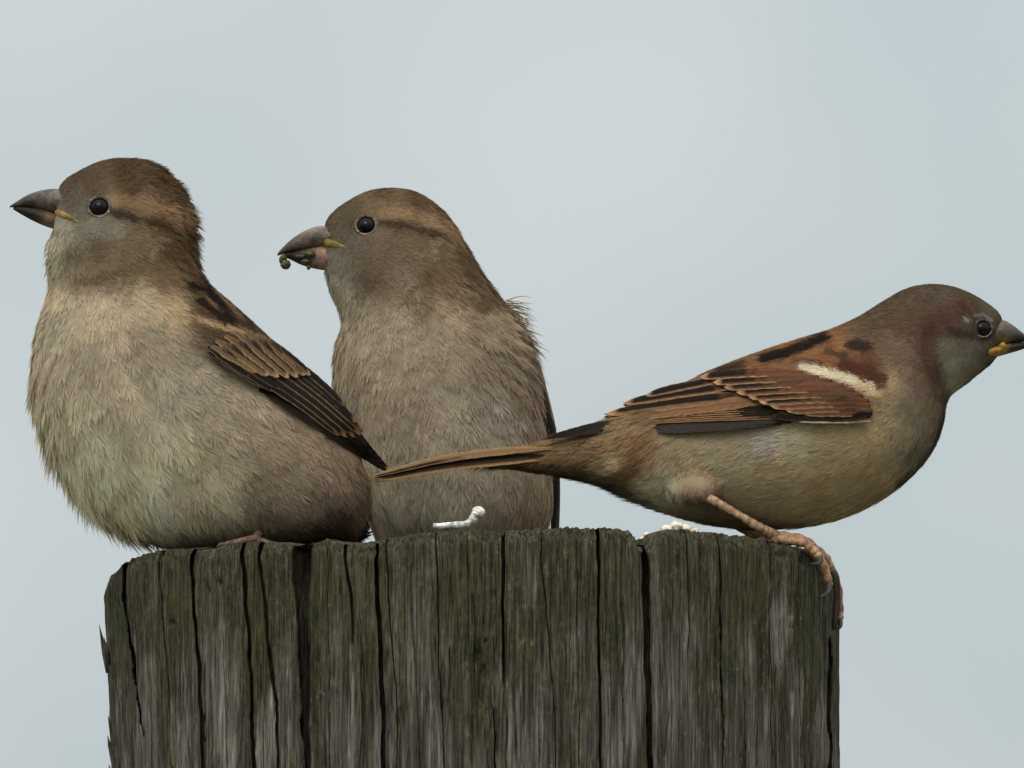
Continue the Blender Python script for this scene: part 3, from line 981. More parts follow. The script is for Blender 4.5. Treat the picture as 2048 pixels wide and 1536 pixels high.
def make_eye(fr, root, bvh, ex, ey, rad, dc, lid_col, side, ring=1.28, sink=0.5, squash=0.93):
    hit = cast(bvh, ex, ey)
    d, nn_ = hit[0][1], np.array(hit[1])
    nn_ = nn_ * 0.5 + np.array([0, -1, 0]) * 0.5
    nn_ /= np.linalg.norm(nn_)
    c = np.array([ex, d, hit[0][2]])
    c = c + np.array([0, rad * sink, 0])
    if side < 0:
        c[1] = 2 * dc - c[1]; nn_ = nn_ * np.array([1, -1, 1])
    bm = bmesh.new()
    bmesh.ops.create_uvsphere(bm, u_segments=32, v_segments=20, radius=rad)
    me = np.array([v.co[:] for v in bm.verts])
    fc = [[v.index for v in f.verts] for f in bm.faces]
    bm.verts.index_update(); bm.free()
    me[:, 2] *= squash
    q = [f for f in fc if len(f) == 4]; t3 = [f for f in fc if len(f) == 3]
    eye = mesh_np('eye', fr.local(me + c), [np.array(q), np.array(t3)], M_EYE, root)
    # eyelid: a ring of small granules
    uax = np.array([1.0, 0, 0]); uax -= nn_ * (uax @ nn_); uax /= np.linalg.norm(uax)
    vax = np.cross(nn_, uax)
    cc = c + nn_ * rad * 0.60
    k = 56
    ns = 8
    a = np.linspace(0, 2 * math.pi, k, endpoint=False)
    Vs = []
    r = np.random.default_rng(int(ex))
    jit = 1 + r.normal(0, 0.05, k)
    for i in range(k):
        o = uax * math.cos(a[i]) + vax * math.sin(a[i]) * squash
        rr = rad * (ring - 0.30)
        tr = rad * (0.085 + 0.04 * (a[i] > math.pi if nn_[1] > 0 else a[i] < math.pi)) * jit[i] * (1.0 + 0.5 * (r.random() < 0.2))
        for j in range(ns):
            ph = 2 * math.pi * j / ns
            Vs.append(cc + o * (rr + tr * 1.15 * math.cos(ph)) + nn_ * tr * math.sin(ph) - nn_ * rad * 0.05)
    Vs = np.array(Vs)
    F = grid_faces(k + 1, ns, True) % (k * ns)
    lowv = -np.sin(np.arctan2((Vs - cc)[:, 2], (Vs - cc)[:, 0]))
    colv = np.repeat(alb(lid_col)[None], len(Vs), 0) * (np.repeat(np.clip(r.normal(0.9, 0.2, k), 0.5, 1.4), ns) * (1 + 0.45 * lowv))[:, None]
    mesh_np('eyelid', fr.local(Vs), F, M_LID, eye, cols=np.clip(colv, 0, .9))
    return eye

def leg_cols(V, par, c0, c1, seed=0):
    t = par[:, None]
    return np.clip((alb(c0) * (1 - t) + alb(c1) * t) * 0.66, 0, 0.9)

def leg_tube(name, fr, parent, pts, rads, c0, c1, sub=26, bump=0.0, bn=0, ns=12, flat=1.0):
    p3 = [(x, d, -y) for x, y, d in pts]
    V, F, par = tube_geo(p3, rads, ns, flat, sub, bump, bn)
    return mesh_np(name, fr.local(V), F, M_LEG, parent, cols=leg_cols(V, par, c0, c1) * (0.75 + 0.5 * np.random.default_rng(len(V)).random(len(V)))[:, None])

def foot(fr, leg, hx, hy, hd, toes, col=(176, 134, 110), claw=(95, 88, 82), r=8):
    for pts, cl in toes:
        n = len(pts)
        toe = leg_tube('toe', fr, leg, pts, np.linspace(r, r * 0.72, n), col, col, 40, 0.12, 8)
        leg_tube('claw', fr, toe, cl, [r * 0.62, r * 0.42, r * 0.1], claw, (60, 56, 54), 12, ns=8)

def body_object(fr, root, V, N, T, colour):
    C = colour(V[:, 0], row(V), V, N) * 0.8
    return mesh_np('body', fr.local(V), T, M_PLUM, root, cols=C)

def make_root(name, fr, label, group):
    e = bpy.data.objects.new(name, None)
    COL.objects.link(e)
    e.location = fr.base
    e.empty_display_size = 0.01
    return tag(e, label, 'bird', group)

BUFF = (158, 128, 92)
GRP = 'sparrows perched on the post'

# =============================================================== BIRD 1: left-hand hen
def bird_left():
    fr = Frame(-300, (500, -40, -1092))
    root = make_root('sparrow', fr, 'fluffed buff-brown sparrow with a bare beak, profile head and streaked folded wing', GRP)
    st = [(116, 452, 113, 390, 0, 15), (103, 470, 126, 362, 0, 36), (97, 492, 168, 335, 0, 47), (95, 520, 222, 317, 0, 82),
          (97, 548, 300, 322, 0, 104), (98, 570, 356, 364, 4, 108), (92, 596, 384, 430, 10, 112), (80, 632, 392, 500, 18, 128),
          (68, 680, 410, 556, 26, 158), (61, 740, 458, 600, 34, 188), (64, 800, 520, 655, 44, 206), (84, 868, 580, 715, 54, 212),
          (118, 940, 636, 778, 66, 208), (168, 1005, 686, 845, 78, 194), (240, 1058, 720, 905, 90, 172), (340, 1085, 736, 960, 100, 146),
          (470, 1088, 740, 1005, 110, 112), (590, 1080, 735, 1045, 118, 76), (650, 1074, 725, 1066, 122, 40), (685, 1072, 712, 1072, 124, 10)]
    V, N, T = remesh([loft(st)])
    bvh = BVHTree.FromPolygons([tuple(v) for v in V], [tuple(t) for t in T])
    G = (136, 124, 103)
    paint = Paint([
        (130, 372, (88, 76, 60)), (170, 345, (84, 70, 52)), (240, 330, (80, 63, 44)), (320, 350, (80, 62, 43)), (360, 385, (84, 66, 46)),
        (385, 440, (112, 90, 65)), (250, 375, (82, 64, 45)), (190, 380, (92, 78, 60)), (230, 398, (128, 108, 82)), (290, 408, (140, 115, 84)),
        (350, 430, (138, 112, 82)), (385, 470, (96, 75, 52)), (245, 428, (105, 88, 68)), (320, 448, (88, 69, 48)), (150, 405, (100, 92, 78)),
        (165, 425, (112, 105, 91)), (190, 455, (142, 138, 124)), (230, 455, (146, 138, 120)), (130, 470, (156, 150, 132)), (105, 490, (186, 180, 160)),
        (105, 530, (184, 176, 152)), (150, 510, (130, 115, 93)), (200, 500, (118, 101, 79)), (260, 490, (126, 109, 85)), (290, 470, (130, 112, 87)),
        (280, 520, (118, 103, 82)), (340, 490, (90, 71, 49)), (370, 530, (100, 80, 57)), (330, 545, (112, 92, 68)), (230, 555, (120, 103, 80)),
        (150, 560, (140, 126, 100)), (100, 580, (178, 164, 136)), (100, 650, (158, 147, 123)), (90, 760, (168, 156, 134)), (200, 620, (164, 149, 121)),
        (300, 600, (160, 144, 115)), (350, 620, (168, 148, 114)), (300, 680, (146, 133, 110)), (180, 720, (156, 145, 122)), (120, 850, (178, 170, 148)),
        (250, 800, (172, 162, 138)), (370, 780, (156, 146, 126)), (480, 790, (160, 147, 126)), (200, 930, (190, 185, 164)), (320, 920, (186, 179, 156)),
        (430, 880, (158, 146, 122)), (560, 860, (154, 137, 112)), (640, 900, (148, 129, 104)), (690, 960, (138, 118, 94)), (560, 960, (150, 133, 110)),
        (420, 990, (182, 173, 150)), (300, 1020, (192, 186, 166)), (600, 1030, (136, 122, 102)), (680, 1045, (72, 62, 52)), (640, 1062, (80, 70, 58)),
        (720, 1010, (120, 102, 82)), (405, 566, (76, 60, 43)), (430, 590, (74, 58, 41)), (470, 615, (82, 65, 46)), (410, 612, (84, 66, 47)), (440, 640, (80, 63, 44)), (520, 660, (86, 68, 48)), (480, 650, (80, 63, 45)), (600, 740, (100, 80, 58)),
        (690, 850, (90, 74, 56))],
        [([(214, 402), (270, 404), (330, 418), (385, 440)], 8, 10, (150, 122, 88), 0.6),
         ([(226, 424), (275, 438), (330, 452)], 5, 6, (62, 48, 34), 0.85),
         ([(330, 470), (318, 508), (270, 538), (200, 556), (150, 562)], 5, 10, (98, 80, 58), 0.7),
         ([(322, 478), (305, 512)], 3, 5, (150, 138, 116), 0.5),
         ([(372, 566), (410, 578), (440, 606), (466, 640)], 7, 4, (26, 20, 16), 0.9),
         ([(398, 598), (420, 616), (445, 636)], 6, 4, (28, 22, 17), 0.88),
         ([(400, 556), (450, 592), (500, 640)], 5, 6, (60, 47, 35), 0.6),
         ([(424, 574), (455, 604), (484, 640)], 2.5, 3, (132, 108, 78), 0.8), ([(405, 588), (436, 618)], 2, 3, (120, 97, 70), 0.7),
         ([(392, 636), (420, 646), (452, 656), (498, 665)], 4.5, 4, (176, 148, 110), 0.85), ([(455, 622), (500, 655)], 4, 5, (62, 48, 35), 0.6)])
    flow = Flow([
        (120, 380, .6, -.8, 16, .05), (165, 345, .8, -.6, 18, .05), (240, 325, 1, .1, 24, .12), (320, 350, .9, .5, 30, .3), (375, 420, .8, .6, 34, .8),
        (390, 470, .65, .75, 34, .45), (150, 420, .8, -.1, 14, .05), (200, 380, .9, -.2, 18, .05), (200, 455, .85, .4, 18, .06), (230, 415, 1, .1, 16, .05),
        (300, 420, 1, .2, 26, .1), (250, 480, .85, .5, 30, .1), (130, 480, .4, .9, 22, .15), (100, 510, .05, 1, 26, .22), (160, 530, .5, .85, 30, .1),
        (300, 530, .5, .85, 34, .1), (370, 530, .3, .95, 34, .15), (110, 580, -.1, 1, 38, .12), (75, 680, -.15, 1, 50, .12), (200, 620, .12, 1, 50, .1),
        (320, 620, .45, .9, 48, .1), (62, 760, -.1, 1, 66, .28), (150, 760, .05, 1, 64, .13), (280, 740, .3, .95, 62, .12), (400, 740, .7, .7, 56, .1),
        (80, 850, .1, 1, 84, .34), (180, 880, .12, 1, 80, .2), (330, 880, .35, .95, 78, .14), (480, 850, .7, .7, 66, .1), (600, 870, .75, .66, 60, .1),
        (130, 950, .2, 1, 96, .36), (230, 1020, .38, .92, 96, .3), (350, 1000, .3, .95, 84, .15), (300, 1080, .6, .8, 70, .2), (450, 1040, .35, .93, 72, .15),
        (570, 980, .7, .7, 60, .1), (690, 950, .65, .75, 52, .12), (620, 1050, .8, .5, 52, .15), (700, 1040, .6, .8, 50, .15), (720, 980, .5, .85, 44, .15),
        (420, 580, .75, .66, 24, .08), (440, 620, .78, .62, 20, .08), (400, 640, .85, .5, 20, .1), (500, 650, .75, .66, 20, .08), (415, 690, .8, .6, 30, .12)])
    wing_poly = [(440, 676), (500, 676), (530, 678), (640, 775), (735, 880), (735, 920), (640, 850), (540, 792), (440, 735), (410, 700)]
    def colour(x, y, P, n):
        c = paint(x, y)
        u = (smooth(550, 610, y) * smooth(10, 45, y - (600 + (x - 345) * 0.92)) * smooth(1080, 1030, y + 0.6 * np.clip(x - 600, 0, None)))[:, None]
        g = c * 0.86 + c.mean(1)[:, None] * 0.14
        return c * (1 - u) + g * 1.24 * u
    def skip(P, n):
        x, y = P[:, 0], row(P)
        s = in_poly(x, y, wing_poly)
        s |= np.hypot(x - 201, y - 415) < 22
        s |= in_poly(x, y, [(80, 370), (100, 376), (110, 398), (122, 420), (134, 434), (122, 444), (100, 448), (80, 446)])
        return s
    body_object(fr, root, V, N, T, colour)
    build_plumage(fr, root, V, N, T, bvh, flow, colour, skip, seed=11)
    for sd in (1, -1):
        make_eye(fr, root, bvh, 201, 415, 22, 0, (98, 93, 82), sd)
    # beak
    def cu(x, y, d):
        t = np.clip((x - 20) / 130, 0, 1)[:, None]
        c = alb((70, 60, 54)) * (1 - t) + alb((128, 116, 108)) * t
        lowm = smooth(-6, 2, y - np.interp(x, [19, 59, 101, 131, 164], [413, 411, 423, 430, 446]))[:, None]
        c = c * (1 - 0.6 * lowm) + alb((52, 42, 30)) * 0.6 * lowm
        g = (smooth(104, 128, x) * smooth(-20, -8, y - np.interp(x, [101, 131, 164], [423, 432, 448])))[:, None]
        return c * (1 - g) + alb((168, 132, 44)) * g
    def cl(x, y, d):
        t = smooth(58, 120, x)[:, None]
        c = alb((30, 26, 23)) * (1 - t) + alb((132, 106, 72)) * t
        g = (smooth(112, 140, x) * smooth(452, 440, y))[:, None]
        return c * (1 - g) + alb((190, 152, 48)) * g
    b_up = beak_part('upper_mandible', fr, root, [(19, 414, 19, 411, 0, 2), (40, 413, 34, 401, 0, 9), (62, 414, 56, 388, 0, 17), (90, 422, 84, 379, 0, 25), (128, 432, 116, 377, 0, 40), (158, 446, 138, 392, 0, 40)], cu)
    beak_part('lower_mandible', fr, root, [(26, 418, 26, 413, 0, 2), (44, 429, 48, 411, 0, 9), (68, 442, 76, 414, 0, 17), (94, 453, 108, 424, 0, 25), (128, 463, 138, 432, 0, 46), (158, 466, 168, 446, 0, 58)], cl)
    gape(fr, b_up, bvh, [(112, 424), (124, 428), (138, 434), (150, 440), (160, 445)], [6, 7, 6, 4, 1.5], (132, 108, 56), 0)
    loose_down(fr, root, 70, 348, 394, 362, 478, 26, ((1, .1), (.85, .6)), (98, 79, 56), 21, 0)
    loose_down(fr, root, 150, 62, 250, 750, 1062, 46, ((-.12, 1), (.35, .94)), (156, 147, 126), 22, 40)
    loose_down(fr, root, 40, 98, 96, 470, 545, 18, ((-.5, .85), (-.1, 1)), (170, 162, 142), 23, 0)
    # folded wing
    ws = WingSurface(bvh, [(430, 660), (430, 700), (470, 640), (500, 665), (470, 720), (540, 700), (520, 760), (570, 720), (580, 780),
                           (620, 765), (620, 820), (660, 810), (680, 865), (700, 845), (715, 880), (735, 900, 95), (775, 945, 140)], 12)
    for sd in (1, -1):
        wing = bpy.data.objects.new('wing', None); COL.objects.link(wing); wing.parent = root; wing.empty_display_size = 0.01
        kw = dict(mirror=sd, dc=70)
        blk, brn = (26, 22, 19), (92, 72, 50)
        # long dark primaries
        for k in range(6):
            t = k / 5
            wing_feather(fr, wing, ws, (520 + 40 * t, 778 - 14 * t), (778 - 46 * t, 945 - 64 * t), 26, k * 0.8, pattern((24, 20, 17), (66, 54, 40), ew=0.16, tw=0.02, up_edge=0.9, lo_edge=0.3, seed=k), bend=-0.05, pointy=0.7, **kw)
        # secondaries and tertials with buff edges
        for k, (b, t_, w) in enumerate([((536, 776), (680, 872), 22), ((546, 768), (696, 876), 22), ((558, 760), (712, 876), 22),
                                        ((572, 752), (724, 872), 22), ((588, 750), (726, 862), 24), ((602, 746), (714, 846), 26), ((612, 742), (690, 812), 24)]):
            b = (b[0] - 34, b[1] - 26)
            wing_feather(fr, wing, ws, b, t_, w, 5 + k, pattern(blk, (124, 98, 68), ew=0.3, tw=0.05, up_edge=1.0, lo_edge=0.1, seed=k), bend=-0.06, pointy=0.5, **kw)
        # primary coverts and alula
        for k, (b, t_, w) in enumerate([((420, 705), (530, 775), 22), ((425, 700), (548, 782), 24), ((418, 694), (500, 752), 26), ((425, 690), (562, 778), 24)]):
            wing_feather(fr, wing, ws, b, t_, w, 6 + k, pattern(blk, (128, 108, 80), ew=0.2, tw=0.02, up_edge=0.9, lo_edge=0.1, seed=k), bend=-0.03, pointy=0.5, **kw)
        # greater coverts
        gc = [((424, 692), (520, 742), 32), ((434, 680), (540, 750), 34), ((452, 670), (560, 754), 34), ((472, 664), (580, 755), 34),
              ((492, 662), (598, 754), 34), ((514, 666), (612, 750), 32), ((532, 678), (622, 750), 24)]
        for k, (b, t_, w) in enumerate(gc):
            wing_feather(fr, wing, ws, b, t_, w, 12 + k * 1.2, pattern((98, 78, 55), (164, 132, 92), (34, 27, 21), du=(0.1, 0.4), dv=(-0.9, 0.05), ew=0.26, tw=0.07, up_edge=1.0, lo_edge=0.0, seed=k), bend=-0.05, pointy=0.1, **kw)
    # tail, pointing down behind the rim
    tail = bpy.data.objects.new('tail', None); COL.objects.link(tail); tail.parent = root; tail.empty_display_size = 0.01
    for k in range(7):
        s = k - 3
        cl_ = [(712 + abs(s) * 1, 118 + s * 7, -960), (742 + s * 2.0, 135 + s * 12, -1020), (770 + s * 3.0, 150 + s * 18, -1085), (792 + s * 3.5, 160 + s * 22, -1140)]
        nr = [(0.86, -0.35, 0.35)] * 4
        vane('feather', fr, tail, cl_, nr, 34, pattern((70, 56, 42), (138, 116, 86), ew=0.22, tw=0.03, seed=k), pointy=0.3, arch=0.05)
    # legs
    for sd, ox in ((-1, 0), (1, 40)):
        leg = leg_tube('leg', fr, root, [(548 + ox, 1036, 110 + sd * 55), (530 + ox, 1056, 90 + sd * 75), (510 + ox, 1078, 80 + sd * 90 - 20)], [10, 9, 8], (118, 92, 72), (112, 86, 68), 26, 0.06, 6)
        bx, by, bd = 510 + ox, 1080, 80 + sd * 90 - 20
        foot(fr, leg, bx, by, bd, col=(116, 90, 70), toes=[
            ([(bx, by, bd), (bx - 30, by + 6, bd - 6), (bx - 58, by + 12, bd - 10)], [(bx - 58, by + 12, bd - 10), (bx - 70, by + 13, bd - 12), (bx - 78, by + 22, bd - 13)]),
            ([(bx, by, bd), (bx - 24, by + 6, bd - 24), (bx - 44, by + 12, bd - 40)], [(bx - 44, by + 12, bd - 40), (bx - 54, by + 13, bd - 48), (bx - 60, by + 22, bd - 54)]),
            ([(bx, by, bd), (bx - 24, by + 6, bd + 18), (bx - 44, by + 12, bd + 34)], [(bx - 44, by + 12, bd + 34), (bx - 54, by + 13, bd + 42), (bx - 60, by + 22, bd + 46)]),
            ([(bx, by, bd), (bx + 24, by + 8, bd + 4), (bx + 40, by + 12, bd + 6)], [(bx + 40, by + 12, bd + 6), (bx + 52, by + 13, bd + 8), (bx + 60, by + 22, bd + 8)])])
    return fr

# =============================================================== BIRD 2: middle hen
def bird_middle():
    fr = Frame(330, (905, 20, -1135))
    root = make_root('sparrow', fr, 'grey-buff sparrow with green food crumbs on its beak, chest facing out, behind the streaked tail', GRP)
    st = [(660, 526, 649, 466, -20, 15), (650, 541, 656, 436, -18, 38), (654, 562, 694, 403, -14, 52), (664, 592, 752, 378, -8, 88),
          (678, 622, 828, 382, -4, 106), (684, 640, 890, 424, 0, 112), (680, 658, 930, 484, 4, 122), (672, 690, 965, 545, 10, 142),
          (667, 735, 1008, 602, 16, 168), (668, 790, 1050, 668, 20, 190), (674, 850, 1076, 755, 24, 202), (686, 915, 1092, 850, 28, 204),
          (706, 980, 1102, 945, 32, 196), (742, 1045, 1100, 1035, 40, 172), (800, 1090, 1070, 1092, 46, 126), (860, 1108, 1010, 1112, 50, 70), (910, 1114, 960, 1114, 50, 14)]
    V, N, T = remesh([loft(st)])
    bvh = BVHTree.FromPolygons([tuple(v) for v in V], [tuple(t) for t in T])
    paint = Paint([
        (650, 450, (90, 78, 62)), (690, 410, (92, 77, 57)), (760, 388, (90, 72, 51)), (830, 395, (88, 70, 48)), (880, 425, (92, 73, 51)),
        (700, 440, (92, 79, 61)), (690, 465, (96, 86, 72)), (700, 480, (114, 108, 96)), (755, 415, (118, 100, 75)), (800, 425, (128, 106, 78)),
        (860, 445, (134, 112, 84)), (905, 465, (128, 106, 78)), (790, 452, (96, 82, 64)), (850, 468, (98, 82, 62)), (780, 470, (118, 104, 84)),
        (830, 490, (124, 108, 84)), (870, 500, (124, 110, 90)), (760, 500, (122, 106, 84)), (720, 520, (120, 106, 85)), (680, 545, (132, 126, 110)),
        (660, 560, (180, 174, 154)), (690, 590, (182, 174, 152)), (740, 560, (116, 100, 79)), (800, 560, (126, 112, 92)), (870, 550, (106, 86, 63)),
        (920, 520, (102, 83, 60)), (950, 560, (100, 81, 59)), (920, 590, (120, 102, 78)), (985, 600, (98, 80, 58)), (840, 600, (126, 110, 88)),
        (720, 630, (152, 139, 116)), (700, 660, (156, 143, 119)), (790, 640, (150, 137, 113)), (900, 630, (152, 136, 110)), (1000, 640, (150, 133, 108)),
        (690, 740, (146, 132, 108)), (780, 730, (150, 136, 112)), (880, 720, (150, 134, 110)), (980, 720, (142, 126, 102)), (1040, 700, (140, 122, 98)),
        (690, 830, (148, 134, 112)), (800, 830, (150, 135, 113)), (900, 830, (154, 142, 122)), (1000, 830, (150, 138, 120)), (1060, 800, (140, 122, 98)),
        (730, 930, (170, 160, 138)), (830, 930, (156, 144, 122)), (930, 930, (154, 143, 122)), (1030, 920, (150, 136, 114)), (1080, 900, (138, 120, 96)),
        (800, 1020, (180, 174, 154)), (900, 1020, (178, 171, 151)), (1000, 1020, (156, 144, 122)), (1070, 1020, (146, 128, 104)), (900, 1090, (164, 158, 140))],
        [([(765, 428), (820, 428), (880, 446), (920, 470)], 8, 10, (146, 120, 88), 0.55),
         ([(762, 446), (800, 448), (850, 462), (880, 470)], 5, 7, (64, 50, 36), 0.8),
         ([(885, 480), (878, 515), (866, 540), (835, 575), (800, 602)], 5, 9, (100, 82, 60), 0.6),
         ([(872, 482), (868, 512)], 4, 6, (148, 134, 110), 0.45),
         ([(712, 570), (725, 600)], 6, 10, (112, 98, 80), 0.5)])
    flow = Flow([
        (650, 450, .5, -.85, 16, .04), (690, 410, .75, -.65, 18, .04), (770, 380, 1, -.1, 22, .06), (840, 395, .9, .4, 26, .1), (900, 440, .75, .65, 28, .14),
        (700, 450, .9, -.2, 15, .04), (740, 430, 1, -.1, 16, .04), (730, 485, .8, .4, 16, .05), (820, 440, .95, .25, 26, .08), (800, 490, .85, .45, 28, .08),
        (680, 520, .5, .8, 18, .08), (655, 560, .05, 1, 26, .22), (690, 590, .15, 1, 32, .16), (740, 560, .6, .8, 30, .1), (860, 530, .6, .8, 34, .1),
        (940, 530, .55, .85, 36, .12), (980, 590, .5, .87, 38, .12), (700, 650, .0, 1, 46, .12), (820, 620, .25, .97, 44, .1), (920, 610, .4, .9, 44, .12),
        (680, 740, -.05, 1, 58, .13), (800, 740, .12, 1, 60, .1), (920, 730, .3, .95, 60, .12), (1020, 660, .65, .75, 62, .4), (1060, 700, .55, .8, 58, .3),
        (1070, 780, .3, .95, 56, .12), (690, 850, .08, 1, 70, .14), (800, 860, .1, 1, 72, .1), (920, 860, .15, 1, 72, .1), (1040, 860, .2, 1, 62, .1),
        (740, 970, .1, 1, 78, .12), (850, 980, .06, 1, 78, .1), (960, 980, .1, 1, 76, .1), (1080, 960, .05, 1, 60, .08), (900, 1080, .1, 1, 60, .1)])
    def colour(x, y, P, n):
        c = paint(x, y)
        u = smooth(600, 680, y)[:, None]
        c = c * (1 - u) + (c * 0.88 + c.mean(1)[:, None] * 0.12) * 1.16 * u
        b = (smooth(0.15, 0.5, n[:, 1]) * smooth(600, 680, y))[:, None]
        return c * (1 - b) + alb((112, 90, 64)) * b
    def skip(P, n):
        x, y = P[:, 0], row(P)
        s = np.hypot(x - 734, y - 452) < 21
        s |= in_poly(x, y, [(620, 450), (634, 455), (642, 472), (658, 488), (656, 502), (642, 518), (632, 524), (620, 524)])
        return s
    body_object(fr, root, V, N, T, colour)
    build_plumage(fr, root, V, N, T, bvh, flow, colour, skip, seed=12)
    for sd in (1, -1):
        make_eye(fr, root, bvh, 734, 452, 21, -11, (104, 94, 79), sd)
    def cu(x, y, d):
        t = np.clip((x - 556) / 100, 0, 1)[:, None]
        c = alb((74, 60, 52)) * (1 - t) + alb((140, 124, 112)) * t
        g = (smooth(636, 656, x) * smooth(474, 486, y))[:, None]
        c = c * (1 - g) + alb((176, 150, 40)) * g
        lo = smooth(-6, 1, y - np.interp(x, [556, 617, 652, 702], [512, 498, 492, 495]))[:, None] * smooth(650, 620, x)[:, None]
        return c * (1 - 0.75 * lo) + alb((48, 40, 28)) * 0.75 * lo
    def cl(x, y, d):
        t = smooth(600, 645, x)[:, None]
        c = alb((52, 40, 36)) * (1 - t) + alb((176, 140, 122)) * t
        g = (np.exp(-((x - 622) / 16) ** 2 - ((y - 508) / 9) ** 2))[:, None]
        c = c * (1 - g) + alb((66, 72, 24)) * g
        g2 = (smooth(660, 676, x) * smooth(512, 500, y))[:, None]
        return c * (1 - g2) + alb((186, 150, 44)) * g2
    dcx = -18
    beak_part('upper_mandible', fr, root, [(555, 513, 555, 508, dcx - 6, 2), (570, 508, 567, 494, dcx - 5, 10), (592, 505, 586, 477, dcx - 4, 19), (622, 500, 612, 461, dcx - 2, 28), (655, 495, 640, 452, dcx, 40), (690, 496, 668, 456, dcx, 40)], cu)
    beak_part('lower_mandible', fr, root, [(566, 513, 568, 506, dcx - 5, 2), (582, 521, 588, 500, dcx - 4, 9), (606, 532, 612, 494, dcx - 3, 18), (638, 540, 646, 488, dcx - 1, 27), (668, 542, 678, 490, dcx, 46), (698, 538, 704, 496, dcx, 56)], cl)
    gape(fr, root, bvh, [(646, 486), (656, 486), (668, 488), (680, 491), (692, 494)], [7, 8.5, 7, 4.5, 1.5], (140, 118, 52), -18)
    loose_down(fr, root, 110, 1012, 1056, 604, 690, 48, ((1, .12), (.7, .72)), (132, 116, 92), 5, 10)
    # wings folded along both sides
    for sd in (1, -1):
        wing = bpy.data.objects.new('wing', None); COL.objects.link(wing); wing.parent = root; wing.empty_display_size = 0.01
        cxm = 885
        def mx(p):
            return [((q[0] if sd > 0 else 2 * cxm - q[0] + 16), q[1] + (0 if sd > 0 else 70), q[2]) for q in p]
        def nx(p):
            return [(q[0] * sd, q[1], q[2]) for q in p]
        for k in range(7):
            cl_ = [(1060 + k * 3, 0 + k * 20, -735 + k * 4), (1100 + k * 2.0, 8 + k * 20, -850), (1113 + k * 1.2, 50 + k * 22, -960), (1108 + k * 1.5, 110 + k * 20, -1085)]
            nr = [(0.86, -0.45 + k * 0.08, 0.1)] * 4
            vane('feather', fr, wing, mx(cl_), nx(nr), 46, pattern((26, 22, 19), (112, 92, 66), ew=0.2, tw=0.03, up_edge=1, lo_edge=0.8, seed=k), pointy=0.5, arch=0.1)
        for k in range(6):
            cl_ = [(1044 + k * 3, 5 + k * 24, -690 - k * 3), (1082 + k * 2, 10 + k * 24, -775), (1103 + k * 2, 20 + k * 24, -850)]
            nr = [(0.84, -0.5 + k * 0.09, 0.15)] * 3
            vane('feather', fr, wing, mx(cl_), nx(nr), 40, pattern((96, 74, 50), (150, 120, 84), (40, 31, 23), ew=0.3, tw=0.08, seed=k), pointy=0.1, arch=0.1)
    tail = bpy.data.objects.new('tail', None); COL.objects.link(tail); tail.parent = root; tail.empty_display_size = 0.01
    for k in range(7):
        s = k - 3
        cl_ = [(905 + s * 9, 205, -990), (905 + s * 14, 290, -1060), (905 + s * 20, 400, -1105), (905 + s * 25, 520, -1120)]
        vane('feather', fr, tail, cl_, [(0.02 * s, 0.35, 0.93)] * 4, 44, pattern((70, 56, 42), (138, 116, 86), ew=0.22, tw=0.03, seed=k), pointy=0.3, arch=0.05)
    for ox in (-70, 80):
        leg = leg_tube('leg', fr, root, [(900 + ox * 0.8, 1075, 40), (900 + ox, 1100, 20), (900 + ox, 1126, -10)], [10, 9, 8], (160, 118, 92), (150, 108, 84), 26, 0.06, 6)
        bx, by, bd = 900 + ox, 1127, -10
        toes = []
        for a in (-0.5, 0.0, 0.5, 3.14):
            dx, dd = math.sin(a), -math.cos(a)
            toes.append(([(bx, by, bd), (bx + dx * 26, by + 4, bd + dd * 26), (bx + dx * 52, by + 7, bd + dd * 52)],
                         [(bx + dx * 52, by + 7, bd + dd * 52), (bx + dx * 64, by + 8, bd + dd * 64), (bx + dx * 72, by + 15, bd + dd * 72)]))
        foot(fr, leg, bx, by, bd, toes)
    return fr

